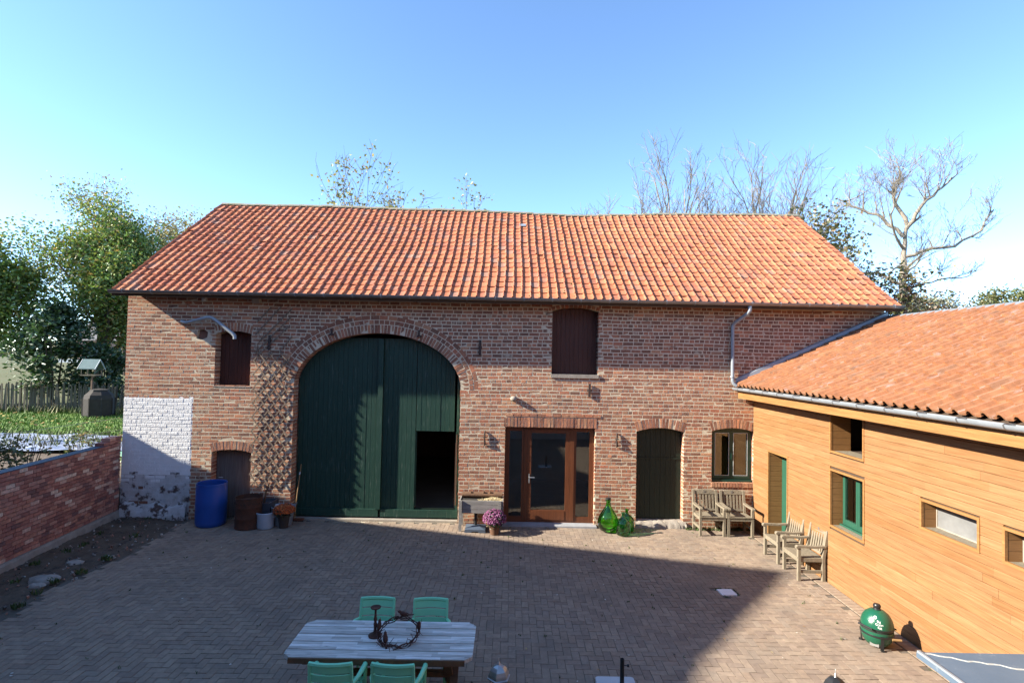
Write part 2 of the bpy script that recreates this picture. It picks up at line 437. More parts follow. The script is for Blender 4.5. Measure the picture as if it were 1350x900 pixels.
def pieces(name, mass, parent, tmpls, items, palette, mat, nmax=300, face_n=None, smooth=None):
    """items: (4x4 matrix, template index, palette index, area, normal or None)."""
    sc = []
    for k, it in enumerate(items):
        P = it[0].to_translation()
        a = it[3]
        if it[4] is not None:
            d = (CAM - P); a *= max(0.02, abs(d.normalized().dot(it[4])))
        sc.append((shows(P, a), k))
    sc.sort(reverse=True)
    chosen = [k for s, k in sc[:nmax] if s > 0]
    cs = set(chosen)
    rest = [k for k in range(len(items)) if k not in cs]
    cache = {}
    pw = Vector(WL.get(parent.name, np.zeros(3)))
    T = Matrix.Translation(-pw)
    for k in chosen:
        mtx, ti, pi = items[k][:3]
        if (ti, pi) not in cache:
            v, fs = tmpls[ti][:2]
            tint = tmpls[ti][2] if len(tmpls[ti]) > 2 else [(1, 1, 1)] * len(v)
            me = bpy.data.meshes.new(name)
            me.from_pydata([tuple(p) for p in v], [], fs)
            at = me.attributes.new("Col", 'FLOAT_COLOR', 'POINT')
            at.data.foreach_set("color", [c for tn in tint for c in (palette[pi][0] * tn[0], palette[pi][1] * tn[1], palette[pi][2] * tn[2], 1.0)])
            me.materials.append(M[mat])
            if smooth:
                me.polygons.foreach_set("use_smooth", [True] * len(me.polygons)); me.set_sharp_from_angle(angle=rad(smooth))
            me.update(); cache[(ti, pi)] = me
        o = bpy.data.objects.new(name, cache[(ti, pi)]); COL.objects.link(o)
        o.parent = parent
        o.matrix_local = T @ mtx
    if rest:
        Vs = []; Cs = []; F3 = {}; off = 0
        for ti in range(len(tmpls)):
            ks = [k for k in rest if items[k][1] == ti]
            if not ks: continue
            tv = np.array(tmpls[ti][0]); nv = len(tv)
            mats = np.array([[list(r) for r in items[k][0]] for k in ks])
            vv = np.einsum('kij,nj->kni', mats[:, :3, :3], tv) + mats[:, None, :3, 3]
            cc = np.array([palette[items[k][2]] for k in ks])
            Vs.append(vv.reshape(-1, 3)); tn = np.array(tmpls[ti][2] if len(tmpls[ti]) > 2 else [(1, 1, 1)] * nv)
            Cs.append((cc[:, None, :] * tn[None, :, :]).reshape(-1, 3))
            base = off + np.arange(len(ks)) * nv
            for fc in tmpls[ti][1]:
                F3.setdefault(len(fc), []).append((base[:, None] + np.array(fc)[None, :]))
            off += len(ks) * nv
        Q = [np.concatenate(q) for q in F3.values()]
        arrays(mass, np.concatenate(Vs), Q, np.concatenate(Cs), mat, parent, 'stuff', smooth=smooth)
    return chosen

def brick_tmpl(r, bev=0.06, jit=0.03):
    """Unit block, face at y = -0.5, its front edges worn."""
    bx, bz = bev * 0.6, bev * 1.5
    j = lambda: r.uniform(-jit, jit)
    fr = [(-.5 + bx + j() * .4, -.5 + j() * .3, -.5 + bz + j()), (.5 - bx + j() * .4, -.5 + j() * .3, -.5 + bz + j()),
          (.5 - bx + j() * .4, -.5 + j() * .3, .5 - bz + j()), (-.5 + bx + j() * .4, -.5 + j() * .3, .5 - bz + j())]
    md = [(-.5, -.4965, -.5), (.5, -.4965, -.5), (.5, -.4965, .5), (-.5, -.4965, .5)]
    bk = [(-.5, .5, -.5), (.5, .5, -.5), (.5, .5, .5), (-.5, .5, .5)]
    fs = [(0, 1, 2, 3)]
    for a in range(4):
        b2 = (a + 1) % 4
        fs.append((4 + a, 4 + b2, b2, a)); fs.append((8 + a, 8 + b2, 4 + b2, 4 + a))
    return (fr + md + bk, fs)

def TRS(loc, scale, rot=None):
    m = Matrix.Translation(Vector(loc))
    if rot is not None: m = m @ rot.to_4x4()
    return m @ Matrix.Diagonal((scale[0], scale[1], scale[2], 1.0))

# ==================================================================== THE GROUND
def struct(o):
    o["kind"] = "structure"; return o

g = MB()
g.add([(-700, -60, -.06), (700, -60, -.06), (700, 1500, -.06), (-700, 1500, -.06)], [(0, 1, 2, 3)])
struct(g.build("ground", 'field'))

# ==================================================================== THE BARN
BX0, BX1, EAVE, DEPTH = -9.16, 9.02, 5.30, 8.9
barn = thing("brick_barn", "long old red brick barn with sagging clay tile roof and big green arched gate", "barn", (0, 0, 0))

# openings: x0, x1, bottom, spring, rise, ring height, recess, kind
OP = dict(
    hatch_l=(-7.03, -6.19, 3.17, 4.42, .07, .21, .26, 'seg'),
    low=(-7.03, -6.10, 0.00, 1.60, .07, .22, .24, 'seg'),
    gate=(-5.13, -1.16, 0.00, 3.21, 1.30, .43, .28, 'ell'),
    glass=(-0.06, 2.08, 0.07, 2.34, .0, .24, .16, 'seg'),
    door=(3.08, 4.20, 0.18, 2.28, .10, .24, .22, 'seg'),
    win=(4.88, 5.88, 1.13, 2.32, .09, .22, .16, 'seg'),
    hatch_r=(1.02, 2.12, 3.62, 5.13, .09, .10, .22, 'seg'),
)

def half_open(o, z, grow=0.0):
    """x-range of opening o at height z (grow widens it, for its ring), or None."""
    x0, x1, zb, zs, rise, ring, rec, kd = o
    xc = (x0 + x1) / 2; a = (x1 - x0) / 2
    if z < zb: return None
    if kd == 'ell':
        A, B = a + grow, rise + grow
        if z <= zs: return (x0, x1)
        u = (z - zs) / B
        return None if u >= 1 else (xc - A * math.sqrt(1 - u * u), xc + A * math.sqrt(1 - u * u))
    if grow == 0:
        if z <= zs: return (x0, x1)
        if rise == 0 or z >= zs + rise: return None
        h = a * math.sqrt(1 - (z - zs) / rise)
        return (xc - h, xc + h)
    if z <= zs: return (x0, x1)
    e = a + 0.04
    if z <= zs + grow: return (xc - e, xc + e)
    if rise == 0 or z >= zs + grow + rise: return None
    h = e * math.sqrt(1 - (z - zs - grow) / rise)
    return (xc - h, xc + h)

def outline(o, grow, n=28):
    x0, x1, zb, zs, rise, ring, rec, kd = o
    xc = (x0 + x1) / 2; a = (x1 - x0) / 2 + grow
    pts = [(xc - a, zb - grow), (xc + a, zb - grow)]
    if kd == 'ell':
        for i in range(n + 1):
            t = PI * i / n
            pts.append((xc + a * math.cos(t), zs + (rise + grow) * math.sin(t)))
    elif rise:
        for i in range(13):
            u = 1 - 2 * i / 12
            pts.append((xc + a * u, zs + grow + rise * (1 - u * u)))
    else:
        pts += [(xc + a, zs + grow), (xc - a, zs + grow)]
    return pts

def slab_with_holes(name, outer, holes, y0, y1, mat, parent, to3=lambda u, v, w: (u, w, v)):
    """A wall slab: 2D outline with holes, thickness from y0 to y1 (a filled curve turned into a mesh)."""
    cu = bpy.data.curves.new("outline", 'CURVE'); cu.dimensions = '2D'; cu.fill_mode = 'BOTH'
    cu.extrude = abs(y1 - y0) / 2
    for pts in [outer] + holes:
        sp = cu.splines.new('POLY'); sp.points.add(len(pts) - 1); sp.use_cyclic_u = True
        for p, q in zip(sp.points, pts): p.co = (q[0], q[1], 0, 1)
    tmp = bpy.data.objects.new("outline", cu); COL.objects.link(tmp)
    dg = bpy.context.evaluated_depsgraph_get(); dg.update()
    me = bpy.data.meshes.new_from_object(tmp.evaluated_get(dg))
    V = np.array([v.co[:] for v in me.vertices]); F = [tuple(p.vertices) for p in me.polygons]
    bpy.data.objects.remove(tmp); bpy.data.curves.remove(cu); bpy.data.meshes.remove(me)
    mid = (y0 + y1) / 2
    mb = MB(); mb.add([to3(v[0], v[1], mid + v[2]) for v in V], F)
    return mb.build(name, mat, parent)

holes = []
for k, o in OP.items():
    zb = o[2]
    pts = outline(o, 0.010)
    if zb <= 0.08: pts = [(p[0], max(p[1], 0.02)) for p in pts]
    holes.append(pts)
HOLE = [(-7.50, 4.30), (-7.36, 4.27), (-7.24, 4.33), (-7.22, 4.46), (-7.33, 4.53), (-7.47, 4.50)]
holes.append(HOLE)
wall = slab_with_holes("front_wall", [(BX0 + .006, -.3), (BX1 - .006, -.3), (BX1 - .006, EAVE), (BX0 + .006, EAVE)], holes, 0.0016, 0.42, 'mortar', barn)

mb = MB()
mb.b(BX0 + .004, BX0 + .35, .42, DEPTH, -.3, EAVE)
mb.prism([(.42, EAVE), (DEPTH, EAVE), (4.2, 8.42)], 0, BX0 + .004, BX0 + .34)
mb.b(BX1 - .35, BX1 - .004, .42, DEPTH, -.3, EAVE)
mb.prism([(.42, EAVE), (DEPTH, EAVE), (4.2, 8.42)], 0, BX1 - .34, BX1 - .004)
mb.b(BX0 + .35, BX1 - .35, DEPTH - .35, DEPTH, -.3, EAVE)
mb.build("gable_walls", 'housebrick', barn)
MB().b(BX0 + .3, BX1 - .3, .05, DEPTH - .3, -.3, .02).build("barn_floor", 'floor', barn)
# rooms behind the glass doors and behind the window
mb = MB()
mb.b(-.62, -.52, .42, 5.0, .02, 3.2); mb.b(4.30, 4.40, .42, 5.0, .02, 3.2); mb.b(-.52, 4.30, 4.9, 5.0, .02, 3.2)
mb.b(-.62, 8.0, .42, 5.0, 3.2, 3.3); mb.b(4.4, 8.0, 3.4, 3.5, .02, 3.2); mb.b(7.9, 8.0, .42, 3.4, .02, 3.2)
mb.build("inner_walls", 'plaster', barn)

# ---- bricks of the front wall
PAL = [(0.367, 0.158, 0.091), (0.408, 0.180, 0.103), (0.330, 0.140, 0.083), (0.447, 0.201, 0.114), (0.283, 0.120, 0.073), (0.232, 0.105, 0.066), (0.491, 0.250, 0.142), (0.430, 0.163, 0.092), (0.517, 0.219, 0.114), (0.374, 0.189, 0.111), (0.199, 0.095, 0.062), (0.406, 0.210, 0.124), (0.351, 0.153, 0.095)]
PW = [12, 12, 11, 10, 9, 7, 5, 6, 3, 7, 3, 6, 9]
TB = [brick_tmpl(rnd, .035, .055) for _ in range(9)]
CO = 0.0866
items = {'brick': [], 'lime': [], 'white': [], 'whitelow': []}
NF = Vector((0, -1, 0))

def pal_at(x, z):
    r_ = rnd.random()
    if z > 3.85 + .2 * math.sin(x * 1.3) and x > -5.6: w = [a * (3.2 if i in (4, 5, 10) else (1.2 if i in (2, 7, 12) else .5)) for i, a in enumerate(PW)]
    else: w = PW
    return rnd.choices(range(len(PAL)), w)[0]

def put_brick(x0, x1, z0, z1, dl=False, dr=False, rot=None, face=0.0, depth=0.10, force=None):
    z0 += rnd.gauss(0, .0025); z1 += rnd.gauss(0, .0025)
    w, h = x1 - x0, z1 - z0
    xc, zc = (x0 + x1) / 2, (z0 + z1) / 2
    if -7.50 < xc < -7.22 and 4.28 < zc < 4.52: return
    kind = 'brick'
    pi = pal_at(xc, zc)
    if xc < -7.52 and zc < 2.90 and rot is None:
        kind = 'white' if zc > .98 + .15 * math.sin(xc * 7) else 'whitelow'
    elif xc < -7.18 + .1 * math.sin(zc * 5) and zc < 3.05 and zc > .9: kind = 'lime'
    elif xc < -5.9 and rnd.random() < .22 and zc < 5.1: kind = 'lime'
    elif rnd.random() < .06: kind = 'lime'
    if kind == 'whitelow' and rnd.random() < .06: kind = 'brick'; pi = rnd.choice((4, 5, 10))
    f = face + rnd.uniform(-.0014, .0008)
    if dl or dr: depth = .30
    if kind in ('white', 'whitelow'): f -= rnd.uniform(.001, .005)
    y = f + depth / 2
    if rot is None:
        rot = Matrix.Rotation(rnd.gauss(0, .011), 3, 'Y')
    items[kind].append((TRS((xc, y, zc), (w, depth, h), rot), rnd.randrange(9), pi if kind in ('brick', 'lime') else 0, w * h, NF))

def arch_wave(x):        # old courses are never quite straight
    return .012 * math.sin(x * .55 + .6) + .007 * math.sin(x * 1.7)

nz = int(EAVE / CO)
for k in range(-1, nz + 1):
    z0 = k * CO + .010; z1 = (k + 1) * CO - .012
    zm = (z0 + z1) / 2
    if zm > EAVE - .02: break
    iv = [(BX0, BX1, False, False)]
    for o in OP.values():
        rg = half_open(o, zm)
        ring = half_open(o, zm, o[5] if o[7] == 'ell' else o[5])
        cut = rg
        if o[7] == 'ell' and zm > o[3] - .0: cut = ring
        if o[7] == 'seg' and zm > o[3]: cut = ring
        if o is OP['win'] and 1.01 < zm < 1.13: cut = (o[0] - .02, o[1] + .01)       # brick sill
        if o is OP['hatch_r'] and 3.53 < zm < 3.62: cut = (o[0] - .03, o[1] + .03)     # concrete sill
        if o is OP['door'] and zm < .18: cut = (o[0] - .01, o[1] + .08)               # rubble threshold
        if o is OP['glass'] and zm < .08: cut = (o[0], o[1])
        if cut is None: continue
        jamb = rg is not None and zm <= o[3]
        nv = []
        for a, b_, da, db in iv:
            if cut[1] <= a or cut[0] >= b_: nv.append((a, b_, da, db)); continue
            if cut[0] - a > .02: nv.append((a, cut[0], da, jamb))
            if b_ - cut[1] > .02: nv.append((cut[1], b_, jamb, db))
        iv = nv
    head = (k % 2 == 1)
    step0 = .121 if head else .242
    cph = rnd.uniform(-.018, .018)
    lph = (k % 2) * .121 + rnd.uniform(-.03, .03)
    iv2 = []
    for a, b_, da, db in iv:
        if a < -7.54 < b_ and zm < 2.90: iv2.append((a, -7.545, da, False)); a, da = -7.528, False
        if a < -5.35 < b_ and b_ - a > 1: iv2 += [(a, -5.35, da, False), (-5.35, b_, False, db)]
        else: iv2.append((a, b_, da, db))
    for a, b_, da, db in iv2:
        left = b_ <= -5.3
        hd = head and not left
        step0 = .121 if hd else .242
        ph = (lph if left else (0.0605 if head else 0) + .0605 * ((k // 2) % 2) * (not head) + cph) % step0
        n0 = math.floor((a - ph) / step0)
        x = a
        nxt = ph + (n0 + 1) * step0
        first = True
        while x < b_ - .012:
            e = nxt + rnd.gauss(0, .007)
            if e > b_ - .035: e = b_
            if e - x > .03:
                lastp = e >= b_ - 1e-6
                dz = arch_wave((x + e) / 2) if (z0 > .1) else 0
                if not hd and e - x > .17 and rnd.random() < (.05 if left else .10):      # an odd pair of headers in a stretcher course
                    m_ = (x + e) / 2
                    put_brick(x + (0 if first and a == x else .009), m_ - .008, z0 + dz, z1 + dz, da and first, False)
                    put_brick(m_ + .008, e - (0 if lastp else .009), z0 + dz, z1 + dz, False, db and lastp)
                else:
                    put_brick(x + (0 if first else .009), e - (0 if lastp else .009), z0 + dz, z1 + dz, da and first, db and lastp)
            x = e; nxt += step0; first = False
            if nxt - x < .03: nxt += step0

# soldier rings over the openings
for key, o in OP.items():
    x0, x1, zb, zs, rise, ring, rec, kd = o
    xc = (x0 + x1) / 2; a = (x1 - x0) / 2
    if kd == 'seg':
        n = max(4, round((x1 - x0 + .08) / (.078 if ring > .15 else .108)))
        for i in range(n):
            u = (i + .5) / n * 2 - 1
            xx = xc + u * (a + .04)
            zc = zs + rise * (1 - u * u) + ring / 2
            rot = Matrix.Rotation(u * rise / max(a, .1) * 1.6 + rnd.gauss(0, .012), 3, 'Y')
            w = (2 * a + .08) / n - .017
            f = rnd.uniform(-.004, .001) - (.006 if key == 'glass' else 0)
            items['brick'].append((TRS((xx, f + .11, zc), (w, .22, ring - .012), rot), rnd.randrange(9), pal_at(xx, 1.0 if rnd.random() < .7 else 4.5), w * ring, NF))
    else:
        for r0, r1, wd in ((.004, .205, .080), (.222, .315, .120), (.332, .425, .21)):
            A0, B0 = a + r0, rise + r0
            A1, B1 = a + r1, rise + r1
            # arc length of the middle line
            N = 400
            pts = [((A0 + A1) / 2 * math.cos(PI * t / N), (B0 + B1) / 2 * math.sin(PI * t / N)) for t in range(N + 1)]
            s = [0]
            for p, q in zip(pts, pts[1:]): s.append(s[-1] + math.hypot(q[0] - p[0], q[1] - p[1]))
            n = round(s[-1] / wd)
            for i in range(n):
                tgt = s[-1] * (i + .5) / n
                j = next(jj for jj in range(N) if s[jj + 1] >= tgt)
                p = pts[j]; q = pts[j + 1]
                tx, tz = q[0] - p[0], q[1] - p[1]
                ang = math.atan2(tz, tx)
                rot = Matrix.Rotation(-(ang - PI), 3, 'Y')
                L_ = s[-1] / n - .016
                dep = .29 if r0 < .1 else .10
                items['brick'].append((TRS((xc + p[0], rnd.uniform(-.002, .001) + dep / 2, zs + p[1]), (L_, dep, r1 - r0), rot),
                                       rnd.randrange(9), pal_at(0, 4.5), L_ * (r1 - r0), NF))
# course above the glass door, proud; window sill of bricks on edge
for i in range(12):
    xx = -.06 + .19 * i
    put_brick(xx - .0, xx + .175, 2.60, 2.655, face=-.016)
for i in range(14):
    xx = 4.86 + (i + .5) * 1.03 / 14
    items['brick'].append((TRS((xx, .06, 1.072), (.062, .16, .108), Matrix.Rotation(rnd.gauss(0, .01), 3, 'Y')), rnd.randrange(5), rnd.choice((1, 6, 9, 11, 12)), .007, NF))

allb = len(items['brick'])
pieces("brick", "brick_courses", wall, TB, items['brick'], PAL, 'brick', 240)
pieces("brick", "lime_smeared_courses", wall, TB, items['lime'], PAL, 'brick_lime', 20)
pieces("brick", "whitewashed_courses", wall, TB, items['white'], [(1, 1, 1)], 'whitewash', 30)
pieces("brick", "worn_whitewashed_courses", wall, TB, items['whitelow'], [(1, 1, 1)], 'whitewash_low', 10)
# whitewash over the joints too, a sheet just behind the brick faces
mb = MB(); mb.b(BX0 + .003, -7.515, .0008, .0019, 1.05, 2.905)
mb.build("whitewashed_joints", 'whitewash', wall)
mb = MB(); mb.b(BX0 + .003, -7.515, .0008, .0019, -.1, 1.048)
mb.build("worn_joints", 'whitewash_low', wall)
# rough render foot of the white corner
mb = MB()
N = 22
vs = []; fs = []
for i in range(N + 1):
    x = BX0 + .05 + i * (1.55 / N)
    for j, (y, z) in enumerate(((-.02, .36), (-.075, .31), (-.10, .1), (-.12, -.1))):
        vs.append((x, y + rnd.uniform(-.02, .02), z + rnd.uniform(-.03, .03) + .05 * math.sin(i * .7)))
for i in range(N):
    for j in range(3):
        fs.append((i * 4 + j, i * 4 + j + 1, i * 4 + j + 5, i * 4 + j + 4))
mb.add(vs, fs).build("render_foot", 'whitewash_low', barn, smooth=60)

# sills, thresholds
MB().b(1.00, 2.14, -.03, .24, 3.535, 3.62).build("hatch_sill", 'concrete', barn)
MB().b(-7.06, -6.16, -.008, .26, 3.155, 3.178).build("hatch_sill", 'concrete', barn)
mb = MB()
vs = []; fs = []
for i in range(25):
    x = 3.05 + i * 1.22 / 24
    for j, (y, z) in enumerate(((.25, .185), (-.02, .175), (-.07, .12), (-.10, -.02))):
        vs.append((x, y + rnd.uniform(-.02, .02) * (j > 0), z + rnd.uniform(-.018, .018) * (j > 0)))
for i in range(24):
    for j in range(3): fs.append((i * 4 + j, i * 4 + j + 1, i * 4 + j + 5, i * 4 + j + 4))
mb.add(vs, fs).build("door_step", 'concrete', barn, smooth=50)
MB().b(-.10, 2.13, -.16, .20, -.05, .068).build("glass_door_sill", 'bluestone', barn)

# ---- the roof
RX0, RX1 = -9.24, 9.10
RY0, RZ0, RY1, RZ1 = -.46, 5.365, 4.2, 8.62
LS = math.hypot(RY1 - RY0, RZ1 - RZ0); PITCH = math.atan2(RZ1 - RZ0, RY1 - RY0)

def sag(x, v):
    """Sag of the old roof: v runs from the eaves (0) to the ridge (1)."""
    xs = [-9.3, -6.5, -4.2, -2.4, -.6, 1.0, 2.1, 3.4, 5.4, 7.2, 9.2]
    zs = [.06, .055, .03, .015, -.01, -.045, -.085, -.03, .055, .07, .085]
    t = np.interp(x, xs, zs)
    return float(t * v ** 1.5 + .020 * math.sin(x * 1.35 + 3 * v) * v * (1.2 - v) * 1.6 + .035 * math.sin(x * .62 + 1.0) * math.sin(PI * v) - .03 * math.sin(PI * v))

mb = MB()
nx = 60
vs = []; fs = []
for i in range(nx + 1):
    x = RX0 + (RX1 - RX0) * i / nx
    for v in (0, .25, .5, .75, 1):
        y = RY0 + (RY1 - RY0) * v; z = RZ0 + (RZ1 - RZ0) * v + sag(x, v)
        vs.append((x, y, z - .035)); vs.append((x, y + .04, z - .12))
for i in range(nx):
    for j in range(4):
        a = i * 10 + j * 2; c_ = a + 10
        fs.append((a, c_, c_ + 2, a + 2)); fs.append((a + 1, a + 3, c_ + 3, c_ + 1))
for i in range(nx):
    a = i * 10; fs.append((a, a + 1, a + 11, a + 10))
for a in (0, nx * 10):
    for j in range(4): fs.append((a + j * 2, a + j * 2 + 2, a + j * 2 + 3, a + j * 2 + 1))
mb.add(vs, fs)
# rear slope
mb.add([(RX0, 4.2, 8.60), (RX1, 4.2, 8.60), (RX1, 9.4, 5.0), (RX0, 9.4, 5.0), (RX0, 4.2, 8.48), (RX1, 4.2, 8.48), (RX1, 9.4, 4.88), (RX0, 9.4, 4.88)],
       [(0, 1, 2, 3), (7, 6, 5, 4), (2, 6, 7, 3), (0, 3, 7, 4), (1, 5, 6, 2)])
roof = mb.build("barn_roof", 'darkboards', barn)

def tile_tmpl(r, prof, lip, drop, curve=0.0):
    """Unit-length clay tile: profile across x, length along y (0..1 scaled later), thick lower edge at y=0."""
    k = len(prof)
    vs = []; fs = []
    for y in (0.0, 1.0):
        for x, z in prof: vs.append((x, y, z + (drop if y == 0 else 0) + r.uniform(-.0015, .0015)))
    for x, z in prof: vs.append((x, .002, z + drop - lip))
    for i in range(k - 1):
        fs.append((i, i + 1, k + i + 1, k + i)); fs.append((2 * k + i, 2 * k + i + 1, i + 1, i))
    fs.append((2 * k, 0, k)); fs.append((k - 1, 3 * k - 1, 2 * k - 1))
    return (vs, fs)

TW = .2052
PROF = [(-.004, .008), (.001, .032), (.013, .040), (.027, .034), (.033, .007), (.090, -.003), (.160, .000), (.200, .006), (.2085, .010)]
TT = [tile_tmpl(rnd, PROF, .016, .022) for _ in range(5)]
TPAL = [(0.420, 0.144, 0.068), (0.441, 0.158, 0.077), (0.405, 0.135, 0.064), (0.452, 0.172, 0.087), (0.389, 0.127, 0.064), (0.431, 0.149, 0.066), (0.368, 0.125, 0.068), (0.358, 0.154, 0.093), (0.337, 0.174, 0.116), (0.463, 0.179, 0.083), (0.321, 0.118, 0.068), (0.415, 0.160, 0.091)]
TPW = [14, 13, 12, 9, 9, 10, 7, 3, 2.0, 6, 3, 7]
ncol = int((RX1 - RX0) / TW); nrow = 21
ex = LS / nrow
titems = []
for i in range(ncol):
    x0 = RX0 + i * (RX1 - RX0) / ncol
    for j in range(nrow):
        v = j / nrow
        # the columns wander a little up the slope
        wob = .018 * math.sin(v * 5.2 + x0 * .5) + .012 * math.sin(v * 9 + x0 * 1.1)
        x = x0 + wob + rnd.gauss(0, .003)
        if x < RX0 - .01: x = RX0 - .01
        z = RZ0 + (RZ1 - RZ0) * v + sag(x + .1, v); y = RY0 + (RY1 - RY0) * v
        v2 = min(1, v + 1 / nrow)
        pit = math.atan2((RZ1 - RZ0) * (v2 - v) + sag(x + .1, v2) - sag(x + .1, v), (RY1 - RY0) * (v2 - v)) if v2 > v else PITCH
        rollx = math.atan2(sag(x + .3, v) - sag(x - .1, v), .4)
        rot = (Matrix.Rotation(-rollx, 3, 'Y') @ Matrix.Rotation(pit, 3, 'X') @ Matrix.Rotation(rnd.gauss(0, .012), 3, 'Z') @ Matrix.Rotation(rnd.gauss(0, .010), 3, 'X'))
        y += rnd.gauss(0, .004) - (.03 if rnd.random() < .012 else 0)
        ln = min(ex + .05, LS - j * ex + .02)
        w = list(TPW)
        if x < -4: w[7] *= 1.8; w[8] *= 1.7
        if -1.5 < x < 1.5 and v < .35: w[8] *= 4; w[7] *= 2
        if x > 2: w[10] *= 1.6; w[8] *= .5; w[0] *= 1.3
        titems.append((TRS((x, y, z), (1, ln, 1), rot), rnd.randrange(5), rnd.choices(range(len(TPAL)), w)[0], .05, None))
pieces("roof_tile", "roof_tile_courses", roof, TT, titems, TPAL, 'tile', 300, smooth=35)
# moss cushions on the tiles
mb = MB()
for q in range(95):
    x = rnd.uniform(-6.5, 6.5) if q < 70 else rnd.uniform(-1.2, 1.4); v = rnd.random() ** 1.7 * .8
    i = round((x - RX0) / ((RX1 - RX0) / ncol)); x = RX0 + i * (RX1 - RX0) / ncol + rnd.uniform(-.01, .04)
    y = RY0 + (RY1 - RY0) * v; z = RZ0 + (RZ1 - RZ0) * v + sag(x, v) + .03
    r_ = rnd.uniform(.012, .032)
    mb.lathe([(r_, 0), (r_ * .8, r_ * .5), (0, r_ * .75)], 6, (x, y, z), col=rnd.choice(((.05, .065, .015), (.10, .10, .02), (.035, .045, .015))))
mb.build("moss", 'blade', roof, kind='stuff')
# one slipped tile gap with a grey sheet
MB().box((.32, RY0 + (RY1 - RY0) * .80, RZ0 + (RZ1 - RZ0) * .80 + .045 + sag(.3, .8)), (.20, .18, .01), Matrix.Rotation(PITCH, 3, 'X')).build("lead_patch", 'zinc', roof)
# ridge: mortar bed with ridge tiles
rt = []
kp = [(math.cos(PI * t / 6) * .105, math.sin(PI * t / 6) * .085) for t in range(7)]
vs = [(0, p[0], p[1]) for p in kp] + [(1, p[0] * .9, p[1] * .9) for p in kp]
fs = [(i, i + 1, 8 + i, 7 + i) for i in range(6)] + [tuple(range(6, -1, -1)), tuple(range(7, 14))]
nr = 52
for i in range(nr):
    x = RX0 + .01 + (RX1 - RX0 - .02) * i / nr
    z = RZ1 + sag(x, 1) - .025 + rnd.gauss(0, .006)
    rt.append((TRS((x, 4.2, z), ((RX1 - RX0) / nr + .03, 1, 1), Matrix.Rotation(rnd.gauss(0, .012), 3, 'Y')), 0, rnd.randrange(3), .05, None))
pieces("ridge_tile", "ridge_tile_run", roof, [(vs, fs)], rt, [(.9, .85, .75), (.7, .75, .6), (1, .8, .65)], 'ridge_mortar', 300)

# gutter with its joints and brackets; downpipe
def gutter(x0, x1, yc, zc, r, name, mat, parent, axis='x', n=10, nseg=1):
    mb = MB()
    sec = [(math.cos(PI + PI * t / n) * r, math.sin(PI + PI * t / n) * r) for t in range(n + 1)]
    th = .9
    prof = sec + [(p[0] * th, p[1] * th) for p in reversed(sec)]
    for q in range(nseg):
        a0 = x0 + (x1 - x0) * q / nseg; a1 = x0 + (x1 - x0) * (q + 1) / nseg
        mb.prism([(yc + p[0], zc + p[1]) for p in prof], 0 if axis == 'x' else 1, a0, a1)
    return mb.build(name, mat, parent, smooth=40)
mb = MB()
GY, GZ, GR = -.485, 5.375, .075
gut = gutter(RX0 - .02, RX1 + .02, GY, GZ, GR, "gutter", 'zinc_dark', barn)
gx = RX0 + .3
while gx < RX1:
    mb = MB()
    sec = [(math.cos(PI + PI * t / 8) * (GR + .006), math.sin(PI + PI * t / 8) * (GR + .006)) for t in range(9)]
    mb.prism([(GY + p[0], GZ + p[1]) for p in sec], 0, gx, gx + .022)
    mb.tube([(gx + .011, GY - GR, GZ), (gx + .011, GY - GR + .012, GZ + .012), (gx + .011, GY + GR, GZ + .01)], .006, 5)
    mb.build("gutter_bracket", 'zinc', gut, smooth=40)
    gx += .66
for x_ in (RX0 - .02, RX1 + .02):
    MB().prism([(GY + math.cos(PI + PI * t / 8) * GR * .95, GZ + math.sin(PI + PI * t / 8) * GR * .95) for t in range(9)], 0, x_ - .004, x_ + .004).build("gutter_end", 'zinc_dark', gut)
mb = MB()
mb.tube([(5.55, GY, 5.30), (5.55, GY, 5.20), (5.52, GY + .03, 5.13), (5.36, -.13, 4.93), (5.325, -.085, 4.86), (5.32, -.075, 4.75), (5.33, -.075, 3.56), (5.345, -.085, 3.49), (5.42, -.10, 3.43)], .042, 12)
dp = mb.build("downpipe", 'zinc', barn, smooth=50)
for z_ in (4.80, 3.62):
    MB().lathe([(.047, 0), (.05, .01), (.05, .03), (.047, .04)], 12, (5.323, -.075, z_)).build("pipe_collar", 'zinc', dp, smooth=40)

